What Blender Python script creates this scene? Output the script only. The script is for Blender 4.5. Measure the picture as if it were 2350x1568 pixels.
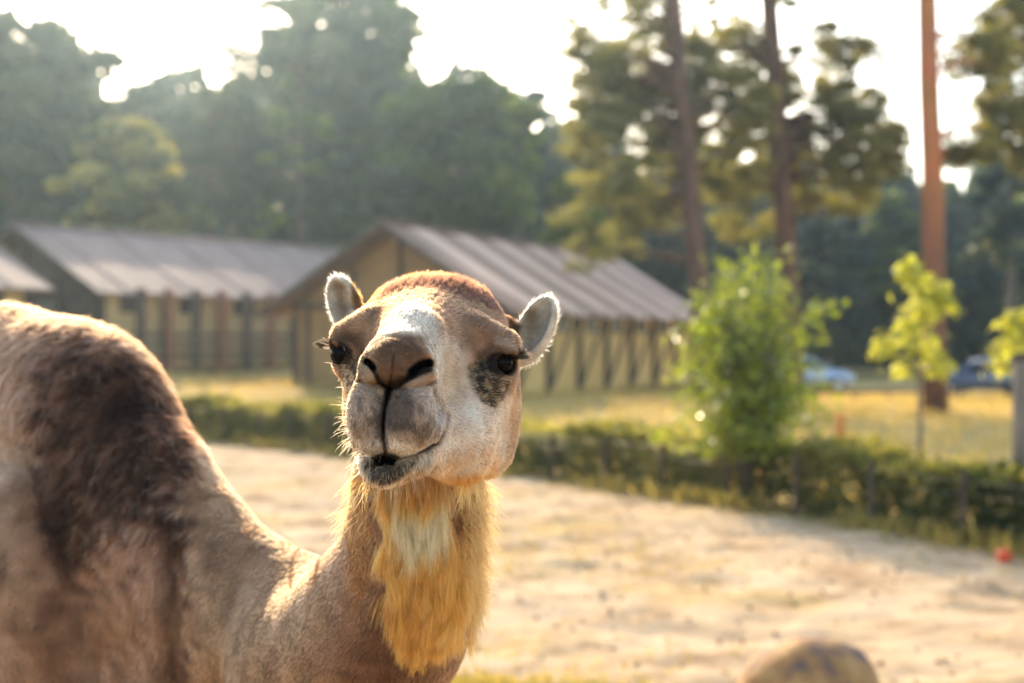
import bpy, math, random
import numpy as np
from mathutils import Vector, Matrix
R = math.radians
scn = bpy.context.scene
COL = scn.collection
for o in list(bpy.data.objects): bpy.data.objects.remove(o)

# ---------------------------------------------------------------- camera
HAZE = .0006
H = 1.85                                   # eye height of the photographer
F = 3264.0                                 # focal length in pixels of a 2350-wide picture (50 mm on 36 mm)
cam_d = bpy.data.cameras.new('camera'); cam = bpy.data.objects.new('camera', cam_d); COL.objects.link(cam)
cam_d.lens = 50; cam_d.sensor_width = 36; cam_d.clip_start = .05; cam_d.clip_end = 3000
cam.location = (0, 0, H); cam.rotation_euler = (R(90), 0, 0)
cam_d.dof.use_dof = True; cam_d.dof.focus_distance = 2.03; cam_d.dof.aperture_fstop = 2.9
scn.camera = cam
# ---------------------------------------------------------------- sky, sun, exposure
SUN_EL, SUN_AZ = 25.0, -15.0  # azimuth from the view direction, negative to the left (behind the camel)
w = bpy.data.worlds.new('World'); scn.world = w; w.use_nodes = True
nt = w.node_tree; bg = nt.nodes['Background']
sky = nt.nodes.new('ShaderNodeTexSky'); sky.sky_type = 'NISHITA'; sky.sun_disc = False
sky.sun_elevation = R(SUN_EL); sky.sun_rotation = R(SUN_AZ); sky.air_density = 1.0; sky.dust_density = 2.0; sky.ozone_density = 1.0
nt.links.new(sky.outputs[0], bg.inputs[0]); bg.inputs[1].default_value = 0.15
sl = bpy.data.lights.new('sun', 'SUN'); sl.energy = 2.2; sl.angle = R(.6); sl.color = (1, .82, .58)
sun = bpy.data.objects.new('sun', sl); COL.objects.link(sun)
sd = Vector((math.sin(R(SUN_AZ))*math.cos(R(SUN_EL)), math.cos(R(SUN_AZ))*math.cos(R(SUN_EL)), math.sin(R(SUN_EL))))
sun.rotation_euler = sd.to_track_quat('Z', 'Y').to_euler(); sun.location = (8, 10, 12)
vs = scn.view_settings; vs.view_transform = 'Standard'; vs.look = 'None'; vs.exposure = 1.68; vs.gamma = 1; vs.use_curve_mapping = False
vs.use_white_balance = True; vs.white_balance_temperature = 6850; vs.white_balance_tint = 10
cy = scn.cycles
cy.use_denoising = True; cy.max_bounces = 10; cy.diffuse_bounces = 3; cy.glossy_bounces = 3; cy.transmission_bounces = 6
cy.transparent_max_bounces = 12; cy.volume_bounces = 0; cy.sample_clamp_indirect = 6; cy.caustics_reflective = False; cy.caustics_refractive = False

# ---------------------------------------------------------------- helpers
def P(u, v, D):
    "pixel of the 2350-wide photograph and a distance along the view axis -> point in metres"
    return np.array([(u-1175)/F*D, D, H-(v-784)/F*D])
def C(cx, cy_, D):
    "the same from the enlarged crop of the head used for measuring"
    return P((1150+cx/1.704)*.61198, (980+cy_/1.704)*.61198, D)
def mr(c, D): return c*1.1003e-4*D         # crop pixels -> metres at a distance
def mat(name, build):
    m = bpy.data.materials.new(name); m.use_nodes = True
    n = m.node_tree.nodes; l = m.node_tree.links
    b = n['Principled BSDF']; build(n, l, b); return m
def N(n, t, **k):
    x = n.new(t)
    for a, v in k.items(): setattr(x, a, v)
    return x
def tag(o, label=None, cat=None, group=None, kind=None):
    for k, v in (('label', label), ('category', cat), ('group', group), ('kind', kind)):
        if v: o[k] = v
    return o
def empty(name, loc=(0, 0, 0), rz=0):
    o = bpy.data.objects.new(name, None); COL.objects.link(o); o.location = loc; o.rotation_euler = (0, 0, rz)
    o.empty_display_size = .2; return o
def link(name, me, m=None, parent=None, loc=None, rz=None):
    o = bpy.data.objects.new(name, me); COL.objects.link(o)
    if m is not None and not me.materials: me.materials.append(m)
    if parent is not None: o.parent = parent
    if loc is not None: o.location = loc
    if rz is not None: o.rotation_euler = (0, 0, rz)
    return o
def np_mesh(name, V, quads=None, tris=None, smooth=False):
    me = bpy.data.meshes.new(name)
    V = np.asarray(V, np.float32); me.vertices.add(len(V)); me.vertices.foreach_set('co', V.ravel())
    parts, starts, n = [], [], 0
    for f, k in ((quads, 4), (tris, 3)):
        if f is not None and len(f):
            f = np.asarray(f, np.int32); parts.append(f.ravel()); starts.append(n+np.arange(len(f))*k); n += f.size
    me.loops.add(n); me.loops.foreach_set('vertex_index', np.concatenate(parts))
    st = np.concatenate(starts).astype(np.int32); me.polygons.add(len(st)); me.polygons.foreach_set('loop_start', st)
    me.polygons.foreach_set('use_smooth', np.full(len(st), smooth))
    me.update(calc_edges=True); me.validate()
    return me
# ================================================================ terrain
rg = np.random.default_rng(11)
def G(u, v): return P(u, v, H*F/(v-784))                      # a pixel on the flat paddock
HEDGE = np.array([(-19, 35.5), (-11, 30.5), (-5.24, 26.1), (.03, 19.7), (2.4, 16.1), (4.46, 12.4), (7.6, 6.6), (10.5, 0.5)])   # foot of the hedge, far left to near right
def along(poly, s):
    seg = np.linalg.norm(np.diff(poly, axis=0), axis=1); cs = np.concatenate([[0], np.cumsum(seg)]); s = np.asarray(s, float)
    i = np.clip(np.searchsorted(cs, s, 'right')-1, 0, len(seg)-1); t = (s-cs[i])/seg[i]
    p = poly[i]*(1-t)[..., None]+poly[i+1]*t[..., None]; d = (poly[i+1]-poly[i])/seg[i][..., None]
    return p, d
_sm = np.linspace(0, np.linalg.norm(np.diff(HEDGE, axis=0), axis=1).sum(), 60); HL, HD = along(HEDGE, _sm)
for _ in range(3): HL[1:-1] = (HL[:-2]+HL[1:-1]*2+HL[2:])/4
HLEN = np.linalg.norm(np.diff(HL, axis=0), axis=1).sum()
def hedge_side(x, y):
    "signed distance to the hedge line, positive behind it"
    p = np.stack([np.ravel(x), np.ravel(y)], 1); best = np.full(len(p), 1e9); sg = np.zeros(len(p))
    for a, b in zip(HL[:-1], HL[1:]):
        ab = b-a; t = np.clip(((p-a)@ab)/(ab@ab), 0, 1); q = p-a-t[:, None]*ab; d = np.hypot(q[:, 0], q[:, 1]); m = d < best
        best[m] = d[m]; sg[m] = np.sign(-(ab[0]*(p[:, 1]-a[1])-ab[1]*(p[:, 0]-a[0])))[m]*-1
    return (best*sg).reshape(np.shape(x))
TP = np.array([(.06, 36, .45), (6.4, 50, .28), (-5.9, 38.7, .62), (3, 43, .40), (-11.6, 40, 1.02), (-8, 45.5, 1.0), (-12, 34, .95), (-16, 45, 1.15), (-4, 52, .85), (-22, 40, 1.2), (14, 65, -.35), (20, 60, -.35), (28, 60, -.3),
               (10, 38, -.05), (15, 36, -.1), (12, 48, -.25), (18, 47, -.28), (15, 55, -.33), (24, 52, -.32), (9, 43, -.1), (21, 56, -.35), (10, 56, -.25), (20, 42, -.1), (9, 24, .05), (12, 18, 0), (3.5, 26, .15), (-3, 30, .42), (-40, 100, 1.6), (40, 100, -.2), (0, 100, .6), (0, 70, .5), (-30, 70, 1.4), (80, 60, 0), (-70, 60, 1.4), (60, 200, 0), (-60, 200, 2)])
HP = np.stack([HL[:, 0], HL[:, 1], np.zeros(len(HL))], 1)
TP = np.concatenate([TP, HP[::5]])
def ground_z(x, y):
    x = np.asarray(x, float); y = np.asarray(y, float); s = hedge_side(x, y)
    w_ = 0; z = 0
    for a, b, c in TP:
        k = 1/((x-a)**2+(y-b)**2+1.5)**1.6; w_ = w_+k; z = z+k*c
    z = z/w_; t = np.clip(s/5, 0, 1); return z*t*t*(3-2*t)
def lump(x, y):
    v = 0; g = np.random.default_rng(5)
    for sc, am in ((2.6, .012), (1.1, .012), (.45, .013), (.24, .010)):
        for i in range(5):
            a = g.random()*6.283; k = 6.283/sc*(.7+.6*g.random()); v = v+am*.5*np.sin(x*math.cos(a)*k*.8+y*math.sin(a)*k+g.random()*6.283)
    return v
def axs(lo, hi, f0, f1, fine, grow):
    a = [lo]; x = lo
    while x < hi:
        gdist = 0 if f0 <= x <= f1 else min(abs(x-f0), abs(x-f1)); x += fine+gdist*grow; a.append(x)
    return np.array(a)
gx = axs(-240, 240, -9, 10, .085, .09); gy = axs(-40, 250, 6, 24, .085, .05)
GX, GY = np.meshgrid(gx, gy, indexing='ij')
GZ = ground_z(GX, GY); HS = hedge_side(GX, GY)
near = np.clip((34-GY)/8, 0, 1)*np.clip((GY+3)/3, 0, 1); GZ = GZ+lump(GX, GY)*near*np.where(HS < -.1, 1., .35)*np.clip((np.abs(HS)+.15)/.4, 0, 1)
GZ = np.where((np.abs(GX) > 120) | (GY > 150) | (GY < -20), GZ*.6, GZ)
iv = np.arange(GX.size).reshape(GX.shape)
gq = np.stack([iv[:-1, :-1], iv[1:, :-1], iv[1:, 1:], iv[:-1, 1:]], -1).reshape(-1, 4)
gme = np_mesh('ground', np.stack([GX, GY, GZ], -1).reshape(-1, 3), gq, smooth=True)
za = gme.attributes.new('behind_hedge', 'FLOAT', 'POINT'); za.data.foreach_set('value', np.clip(HS*1.2+.5, 0, 1).astype(np.float32).ravel())
def b_ground(n, l, b):
    tc = N(n, 'ShaderNodeTexCoord'); at = N(n, 'ShaderNodeAttribute', attribute_name='behind_hedge')
    def nz(s, d=6, r=.6):
        x = N(n, 'ShaderNodeTexNoise'); x.inputs['Scale'].default_value = s; x.inputs['Detail'].default_value = d; x.inputs['Roughness'].default_value = r; l.new(tc.outputs['Object'], x.inputs['Vector']); return x
    def ramp(src, stops):
        r = N(n, 'ShaderNodeValToRGB'); e = r.color_ramp.elements
        while len(e) < len(stops): e.new(.5)
        for k, (p_, c_) in zip(e, stops): k.position = p_; k.color = (*c_, 1)
        l.new(src, r.inputs[0]); return r
    def mixc(fac, a, b_):
        m = N(n, 'ShaderNodeMix', data_type='RGBA'); l.new(fac, m.inputs[0]); l.new(a, m.inputs[6]); l.new(b_, m.inputs[7]); return m.outputs[2]
    sand = ramp(nz(1.3, 8, .68).outputs['Fac'], [(.30, (.22, .13, .065)), (.42, (.44, .295, .165)), (.53, (.58, .415, .25)), (.75, (.66, .50, .325))])
    straw = ramp(nz(.55, 5).outputs['Fac'], [(.52, (0, 0, 0)), (.68, (1, 1, 1))])
    gold = ramp(nz(5, 6).outputs['Fac'], [(.35, (.40, .25, .09)), (.65, (.56, .41, .18))])
    s2 = mixc(straw.outputs[0], sand.outputs[0], gold.outputs[0])
    gr = ramp(nz(.9, 8, .7).outputs['Fac'], [(.30, (.20, .19, .055)), (.45, (.42, .31, .11)), (.60, (.58, .41, .17)), (.75, (.62, .48, .26))])
    l.new(mixc(at.outputs['Fac'], s2, gr.outputs[0]), b.inputs['Base Color']); b.inputs['Roughness'].default_value = .95; b.inputs['Specular IOR Level'].default_value = .1
    bp = N(n, 'ShaderNodeBump'); bp.inputs['Strength'].default_value = .4; bp.inputs['Distance'].default_value = .05; l.new(nz(9, 8, .7).outputs['Fac'], bp.inputs['Height']); l.new(bp.outputs[0], b.inputs['Normal'])
M_GROUND = mat('sand_and_dry_grass', b_ground)
ground = tag(link('ground', gme, M_GROUND), 'pale trampled sand of the paddock and dry golden grass beyond', 'ground', kind='structure')

# ================================================================ foliage helpers
def b_leaf(c0, c1, trans=.5, tcol=None, rough=.55, spec=.35):
    def f(n, l, b):
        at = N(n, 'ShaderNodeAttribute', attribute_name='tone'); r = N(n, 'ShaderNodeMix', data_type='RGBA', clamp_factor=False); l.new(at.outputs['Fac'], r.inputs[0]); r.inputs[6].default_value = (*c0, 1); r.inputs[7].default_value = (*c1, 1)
        l.new(r.outputs[2], b.inputs['Base Color']); b.inputs['Roughness'].default_value = rough; b.inputs['Specular IOR Level'].default_value = spec
        tr = N(n, 'ShaderNodeBsdfTranslucent'); m2 = N(n, 'ShaderNodeMix', data_type='RGBA', blend_type='MULTIPLY'); m2.inputs[0].default_value = 1; l.new(r.outputs[2], m2.inputs[6]); m2.inputs[7].default_value = (*(tcol or (1.5, 1.45, .6)), 1)
        l.new(m2.outputs[2], tr.inputs[0]); ms = N(n, 'ShaderNodeMixShader'); ms.inputs[0].default_value = trans; l.new(b.outputs[0], ms.inputs[1]); l.new(tr.outputs[0], ms.inputs[2]); l.new(ms.outputs[0], n['Material Output'].inputs[0])
    return f
def leaf_mesh(name, c, nrm, size, tone, aspect=.6, g=rg):
    "one rhombic leaf per centre"
    n = len(c); nrm = nrm/np.linalg.norm(nrm, axis=1)[:, None]; a = g.normal(size=(n, 3)); a -= nrm*(a*nrm).sum(1)[:, None]; a /= np.linalg.norm(a, axis=1)[:, None]; b = np.cross(nrm, a)
    s = np.reshape(size, (-1, 1)); V = np.stack([c-a*s, c-b*s*aspect+nrm*s*.12, c+a*s, c+b*s*aspect+nrm*s*.12], 1).reshape(-1, 3)
    me = np_mesh(name, V, np.arange(4*n).reshape(n, 4)); t = me.attributes.new('tone', 'FLOAT', 'POINT'); t.data.foreach_set('value', np.repeat(np.clip(tone, 0, 1.6), 4).astype(np.float32)); return me
def tube(pts, rad, k=8, g=None, wob=0.):
    "tapered tube through points; returns V, Q"
    pts = np.asarray(pts, float); V, Q = [], []; up = np.array([.13, .2, 1.])
    for i, (p_, r) in enumerate(zip(pts, rad)):
        d = pts[min(i+1, len(pts)-1)]-pts[max(i-1, 0)]; d /= np.linalg.norm(d); x = np.cross(d, up if abs(d[2]) < .95 else np.array([1., 0, 0])); x /= np.linalg.norm(x); y = np.cross(d, x)
        for j in range(k):
            a = j/k*6.283; rr = r*(1+(wob*g.normal() if g is not None and wob else 0)); V.append(p_+x*math.cos(a)*rr+y*math.sin(a)*rr)
        if i:
            for j in range(k): Q.append(((i-1)*k+j, (i-1)*k+(j+1) % k, i*k+(j+1) % k, i*k+j))
    n = len(pts); V.append(pts[0]); V.append(pts[-1]); T = [(n*k, (j+1) % k, j) for j in range(k)]+[(n*k+1, (n-1)*k+j, (n-1)*k+(j+1) % k) for j in range(k)]
    return np.array(V), np.array(Q), np.array(T)
class MB:
    "collects pieces into one mesh"
    def __init__(s): s.V, s.Q, s.T, s.n = [], [], [], 0
    def add(s, V, Q=None, T=None):
        V = np.asarray(V, float)
        if Q is not None and len(Q): s.Q.append(np.asarray(Q)+s.n)
        if T is not None and len(T): s.T.append(np.asarray(T)+s.n)
        s.V.append(V); s.n += len(V); return s
    def tube(s, *a, **k): return s.add(*tube(*a, **k))
    def box(s, c, h, M=None):
        V = np.array([(i, j, k) for i in (-1, 1) for j in (-1, 1) for k in (-1, 1)])*np.array(h)
        if M is not None: V = V@np.asarray(M).T
        return s.add(V+np.array(c), [(0, 1, 3, 2), (4, 6, 7, 5), (0, 4, 5, 1), (2, 3, 7, 6), (0, 2, 6, 4), (1, 5, 7, 3)])
    def mesh(s, name, smooth=False):
        return np_mesh(name, np.concatenate(s.V), np.concatenate(s.Q) if s.Q else None, np.concatenate(s.T) if s.T else None, smooth)
def b_bark(c0, c1, sc=6, stretch=.25, cz=None):
    def f(n, l, b):
        tc = N(n, 'ShaderNodeTexCoord'); mp = N(n, 'ShaderNodeMapping'); mp.inputs['Scale'].default_value = (1, 1, stretch); nz = N(n, 'ShaderNodeTexNoise'); nz.inputs['Scale'].default_value = sc; nz.inputs['Detail'].default_value = 6
        l.new(tc.outputs['Object'], mp.inputs[0]); l.new(mp.outputs[0], nz.inputs['Vector']); r = N(n, 'ShaderNodeValToRGB'); r.color_ramp.elements[0].position = .35; r.color_ramp.elements[1].position = .65
        r.color_ramp.elements[0].color = (*c0, 1); r.color_ramp.elements[1].color = (*c1, 1); l.new(nz.outputs['Fac'], r.inputs[0]); out = r.outputs[0]
        if cz:      # upper stem of a pine is paler orange
            sx = N(n, 'ShaderNodeSeparateXYZ'); l.new(tc.outputs['Object'], sx.inputs[0]); mr_ = N(n, 'ShaderNodeMapRange'); mr_.inputs[1].default_value = cz[0]; mr_.inputs[2].default_value = cz[1]; l.new(sx.outputs[2], mr_.inputs[0])
            m = N(n, 'ShaderNodeMix', data_type='RGBA'); l.new(mr_.outputs[0], m.inputs[0]); l.new(out, m.inputs[6]); m2 = N(n, 'ShaderNodeMix', data_type='RGBA', blend_type='MULTIPLY'); m2.inputs[0].default_value = .6; m2.inputs[6].default_value = (*cz[2], 1); l.new(nz.outputs['Color'], m2.inputs[7]); l.new(m2.outputs[2], m.inputs[7]); out = m.outputs[2]
        l.new(out, b.inputs['Base Color']); b.inputs['Roughness'].default_value = .9
        bp = N(n, 'ShaderNodeBump'); bp.inputs['Strength'].default_value = .8; bp.inputs['Distance'].default_value = .04; l.new(nz.outputs['Fac'], bp.inputs['Height']); l.new(bp.outputs[0], b.inputs['Normal'])
    return f
M_PBARK = mat('pine_bark', b_bark((.075, .040, .028), (.20, .105, .070), 5, .3))
M_PBARKO = mat('orange_pine_bark', b_bark((.085, .042, .028), (.24, .105, .060), 5, .3, (3.0, 6.5, (.66, .23, .085))))
M_BARK = mat('grey_brown_bark', b_bark((.06, .048, .036), (.15, .12, .09), 6, .3))
M_PINE = mat('pine_needles', b_leaf((.10, .105, .035), (.36, .32, .125), .56, (1.45, 1.42, .62)))
M_PINED = mat('blue_green_needles', b_leaf((.018, .046, .042), (.105, .125, .075), .42, (1.5, 1.4, .75)))
M_OAK = mat('broadleaf_green', b_leaf((.040, .075, .025), (.12, .17, .040), .48))
M_LIME = mat('lime_green_leaves', b_leaf((.085, .14, .020), (.20, .24, .045), .5))
M_YEL = mat('yellow_green_leaves', b_leaf((.34, .36, .06), (.56, .55, .16), .62, (1.5, 1.45, .7)))
M_SHRUB = mat('bright_green_glossy_leaves', b_leaf((.11, .165, .016), (.34, .38, .055), .55, (1.5, 1.5, .5), .26, 1.0))
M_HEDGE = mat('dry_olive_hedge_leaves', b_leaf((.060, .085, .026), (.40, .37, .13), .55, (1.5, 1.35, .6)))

def clumps_tree(name, label, base, crown_c, crown_r, nclump, per, leaf, m_leaf, m_bark, trunk_r, seed, group=None, flat=.55, rc=(.16, .30), needle=False, shell=.55, top=None, trunk_path=None, bare=0.0, lean=(0, 0), skip_below=None, droop=.2):
    "tapered trunk, limbs to every clump, leaves in clumps; base and crown in metres"
    g = np.random.default_rng(seed); base = np.array(base, float); cc = np.array(crown_c, float)-base; cr = np.array(crown_r, float)
    root = tag(empty(name, base), label, 'tree', group)
    th = cc[2]+cr[2]*.75
    zs = np.linspace(0, 1, 12)
    tp = np.stack([lean[0]*zs+cc[0]*zs**2*.6+.02*th*np.sin(zs*5+seed)*zs*.35, lean[1]*zs+cc[1]*zs**2*.6+.02*th*np.cos(zs*4+seed)*zs*.35, zs*th-.15], 1)
    if trunk_path is not None: tp = np.array(trunk_path, float)
    rr = trunk_r*(1-.78*np.linspace(0, 1, len(tp))); rr[0] *= 1.35
    tb = MB().tube(tp, rr, 12, g, .04); link('trunk', tb.mesh('trunk', True), m_bark, root)
    # clump centres
    d = g.normal(size=(nclump, 3)); d /= np.linalg.norm(d, axis=1)[:, None]; rad = (shell+(1-shell)*g.random(nclump))*(.78+.3*g.random(nclump)); K = cc+d*rad[:, None]*cr
    K[:, 2] -= droop*cr[2]*(rad**2)*g.random(nclump)*.5
    ks = cr.mean()*g.uniform(*rc, nclump)
    lb = MB(); order = np.argsort(K[:, 2])
    for i in order[:: max(1, nclump//40)]:
        k = K[i]; tz = np.clip((k[2]-.25*np.hypot(*(k[:2]-cc[:2])))/th, .25, .97); t0 = np.array([np.interp(tz, np.linspace(0, 1, len(tp)), tp[:, a]) for a in range(3)])
        mid = t0*.45+k*.55+np.array([0, 0, .10*np.linalg.norm(k-t0)*(1 if not needle else -.3)])+g.normal(size=3)*.15; r0 = trunk_r*.26
        lb.tube([t0, mid, k], [r0, r0*.55, r0*.18], 5)
    link('limbs', lb.mesh('limbs', True), m_bark, root)
    idx = np.repeat(np.arange(nclump), per); n = len(idx)
    q = g.normal(size=(n, 3)); q /= np.linalg.norm(q, axis=1)[:, None]; q *= (g.random(n)**.45)[:, None]
    c = K[idx]+q*ks[idx][:, None]*np.array([1, 1, flat]); nr = q*.8+np.array([0, 0, .5])+g.normal(size=(n, 3))*.7
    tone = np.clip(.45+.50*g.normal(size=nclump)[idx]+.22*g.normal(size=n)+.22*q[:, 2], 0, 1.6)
    me = leaf_mesh('crown', c, nr, leaf*g.uniform(.6, 1.3, n), tone, .26 if needle else .62, g)
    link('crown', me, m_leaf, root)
    return root
# ================================================================ lodges
def b_canvas(c0, c1, rough=.8, sc=1.2):
    def f(n, l, b):
        tc = N(n, 'ShaderNodeTexCoord'); nz = N(n, 'ShaderNodeTexNoise'); nz.inputs['Scale'].default_value = sc; nz.inputs['Detail'].default_value = 6; l.new(tc.outputs['Object'], nz.inputs['Vector'])
        r = N(n, 'ShaderNodeValToRGB'); r.color_ramp.elements[0].position = .3; r.color_ramp.elements[1].position = .7; r.color_ramp.elements[0].color = (*c0, 1); r.color_ramp.elements[1].color = (*c1, 1); l.new(nz.outputs['Fac'], r.inputs[0]); l.new(r.outputs[0], b.inputs['Base Color']); b.inputs['Roughness'].default_value = rough
        bp = N(n, 'ShaderNodeBump'); bp.inputs['Strength'].default_value = .3; bp.inputs['Distance'].default_value = .02; l.new(nz.outputs['Fac'], bp.inputs['Height']); l.new(bp.outputs[0], b.inputs['Normal'])
    return f
M_CANV = mat('ochre_canvas', b_canvas((.66, .41, .13), (.78, .52, .19)))
M_CANVP = mat('pale_ochre_canvas', b_canvas((.56, .40, .17), (.68, .50, .24)))
M_ROOFA = mat('brown_pink_roof', b_canvas((.15, .082, .056), (.22, .122, .085), .8))
M_ROOFB = mat('paler_roof', b_canvas((.50, .335, .25), (.60, .42, .325), .8))
M_ROOFG = mat('mauve_grey_roof', b_canvas((.20, .13, .108), (.27, .185, .155), .7))
M_GABLE = mat('shaded_brown_canvas', b_canvas((.27, .155, .06), (.38, .225, .085)))  # gable canvas made darker: the shade under the roof is in its colour
M_TIMB = mat('dark_timber', b_bark((.060, .040, .028), (.13, .088, .060), 8, .3))
M_RUST = mat('red_brown_timber', b_bark((.20, .085, .045), (.32, .14, .07), 8, .3))
def _gl(n, l, b): b.inputs['Base Color'].default_value = (.035, .032, .032, 1); b.inputs['Roughness'].default_value = .25
M_PANE = mat('dark_mesh_window', _gl)
def lodge(name, label, corner, dl, length, width, floor, eave, ridge, over, mats, nb, braces, group, gable_m, porch=False):
    "corner: front-right corner at the near gable; dl: unit direction along the ridge; the width runs to the left of dl"
    o = empty(name, (corner[0], corner[1], floor), math.atan2(dl[1], dl[0])); tag(o, label, 'lodge', group)
    L, W, E, Rd = length, width, eave-floor, ridge-floor       # local: x along the ridge, y to the left, z up
    ra, rb, cm = mats
    M = MB(); M.box((L/2, W/2, -.55), (L/2+.05, W/2+.05, .553)); link('base', M.mesh('base'), M_TIMB, o)
    bw = L/nb
    # canvas bays and posts on the long side that is seen (y = 0) and on the far one
    for i in range(nb):
        for y, s in ((0., 1), (W, -1)):
            p_ = MB(); p_.box((bw*(i+.5), y+s*.06, E/2), (bw/2-.07, .025, E/2)); b_ = link('canvas_panel', p_.mesh('canvas_panel'), cm, o)
            wv = MB(); wv.box((bw*(i+.5), y+s*.028, E*.80), (bw*.20, .012, E*.115)); link('window', wv.mesh('window'), M_PANE, b_)
    for i in range(nb+1):
        for y, s in ((-.02, -1), (W+.02, 1)):
            p_ = MB(); p_.box((bw*i, y, E/2), (.075, .075, E/2)); link('post', p_.mesh('post'), M_TIMB, o)
            if braces and i < nb+1 and s < 0:
                q_ = MB(); q_.tube([(bw*i, y-.05, .12), (bw*i+.62*bw*.8, y-.42, E*.93)], [.055, .055], 6); link('brace', q_.mesh('brace'), M_TIMB, o)
    # gables: canvas wall with timber frame
    for x, s in ((0., 1), (L, -1)):
        M = MB(); V = [(x, .05, 0), (x, W-.05, 0), (x, W-.05, E), (x, W/2, Rd-.08), (x, .05, E)]
        V = np.array(V+[(a+s*.06, b_, c) for a, b_, c in V]); M.add(V, [(0, 1, 6, 5), (1, 2, 7, 6), (2, 3, 8, 7), (3, 4, 9, 8), (4, 0, 5, 9)], [(0, 4, 1), (1, 4, 2), (2, 4, 3), (5, 6, 9), (6, 7, 9), (7, 8, 9)])
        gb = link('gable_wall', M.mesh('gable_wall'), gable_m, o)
        for y in (W*.06, W*.28, W*.5, W*.72, W*.94):
            zt = E+(Rd-E)*(1-abs(y-W/2)/(W/2))-.16; p_ = MB(); p_.box((x-s*.05, y, zt/2), (.045, .06, zt/2)); link('stud', p_.mesh('stud'), M_TIMB, gb)
        p_ = MB(); p_.box((x-s*.105, W/2, E*.97), (.05, W/2, .07)); link('tie_beam', p_.mesh('tie_beam'), M_TIMB, gb)
        d_ = MB(); d_.box((x-s*.03, W*.39, 1.0), (.02, W*.09, .95)); link('door', d_.mesh('door'), M_PANE, gb)
    # roof: strips that run down the slope, each a panel of its own, slightly proud in turn
    sl = (Rd-E)/(W/2); x0, x1 = -over[0], L+over[0]; ns = nb*2
    for i in range(ns):
        a, b_ = x0+(x1-x0)*i/ns+.01, x0+(x1-x0)*(i+1)/ns-.01
        for s in (1, -1):
            ye, yr = W/2-s*(W/2+over[1]), W/2+s*.01; ze, zr = E-over[1]*sl, Rd; t = .07 if i % 2 else .045
            sag = .05
            ym, zm = (ye+yr)/2, (ze+zr)/2-sag
            V = []
            for x in (a, b_):
                for (y, z) in ((ye, ze), (ym, zm), (yr, zr)): V += [(x, y, z), (x, y, z+t)]
            Q = [(0, 2, 8, 6), (2, 4, 10, 8), (1, 7, 9, 3), (3, 9, 11, 5), (0, 1, 3, 2), (2, 3, 5, 4), (6, 8, 9, 7), (8, 10, 11, 9), (0, 6, 7, 1), (4, 5, 11, 10)]
            link('roof_panel', np_mesh('roof_panel', V, Q if s > 0 else [q[::-1] for q in Q]), rb if i % 2 else ra, o)
    M = MB(); M.tube([(x0-.05, W/2, Rd+.06), (x1+.05, W/2, Rd+.06)], [.09, .09], 8); link('ridge_pole', M.mesh('ridge_pole', True), ra, o)
    for x in (x0-.03, x1+.03):
        for s in (1, -1):
            M = MB(); M.tube([(x, W/2-s*(W/2+over[1]), E-over[1]*sl-.02), (x, W/2, Rd-.02)], [.08, .08], 6); link('barge_board', M.mesh('barge_board'), M_TIMB, o)
    if porch:
        for i, x in enumerate(np.linspace(.4, L*.42, 7)):
            p_ = MB(); p_.box((x, -1.15, E*.42), (.10, .10, E*.42+.3)); link('porch_post', p_.mesh('porch_post'), M_RUST if i % 2 else M_TIMB, o)
        p_ = MB(); p_.box((L*.22, -.62, -.12), (L*.22+.2, .60, .10)); link('porch_deck', p_.mesh('porch_deck'), M_TIMB, o)
        for z in (.45, .75, 1.02): p_ = MB(); p_.box((L*.22, -1.15, z), (L*.22, .035, .06)); link('porch_rail', p_.mesh('porch_rail'), M_TIMB, o)
    return o
def nrm2(a, b): v = np.array([a, b], float); return v/np.linalg.norm(v)
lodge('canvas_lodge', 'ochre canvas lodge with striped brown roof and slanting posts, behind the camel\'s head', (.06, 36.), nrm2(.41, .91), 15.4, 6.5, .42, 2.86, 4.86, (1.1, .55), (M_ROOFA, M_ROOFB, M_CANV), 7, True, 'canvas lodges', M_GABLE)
lodge('canvas_lodge', 'long canvas lodge with mauve-grey roof and open porch, over the camel\'s hump', (-11.6, 40.2), nrm2(.55, .83), 16.0, 6.5, 1.02, 3.44, 5.22, (.5, .5), (M_ROOFG, M_ROOFG, M_CANVP), 7, False, 'canvas lodges', M_TIMB, True)
_d = nrm2(.55, .83); _c = np.array([-12.35, 36.2])-_d*11
lodge('canvas_lodge', 'canvas lodge beside the long mauve-roofed one, only its roof end showing', tuple(_c), _d, 11.0, 6.5, .98, 3.40, 5.20, (.4, .5), (M_ROOFG, M_ROOFG, M_CANVP), 5, False, 'canvas lodges', M_TIMB, True)

# ================================================================ cars
def b_paint(c):
    def f(n, l, b): b.inputs['Base Color'].default_value = (*c, 1); b.inputs['Roughness'].default_value = .25; b.inputs['Metallic'].default_value = .25; b.inputs['Coat Weight'].default_value = .8; b.inputs['Coat Roughness'].default_value = .05
    return f
def plain(c, r=.6, m=0.):
    def f(n, l, b): b.inputs['Base Color'].default_value = (*c, 1); b.inputs['Roughness'].default_value = r; b.inputs['Metallic'].default_value = m
    return f
M_CARB = mat('pale_blue_car_paint', b_paint((.42, .52, .66))); M_CARD = mat('dark_blue_car_paint', b_paint((.075, .105, .19)))
M_GLASS = mat('car_glass', plain((.012, .015, .018), .05)); M_TYRE = mat('tyre_rubber', plain((.02, .02, .02), .85)); M_RIM = mat('alloy_rim', plain((.5, .5, .5), .3, .9)); M_LAMP = mat('lamp_glass', plain((.75, .75, .72), .08)); M_RED = mat('red_lamp', plain((.35, .02, .02), .1))
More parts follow.
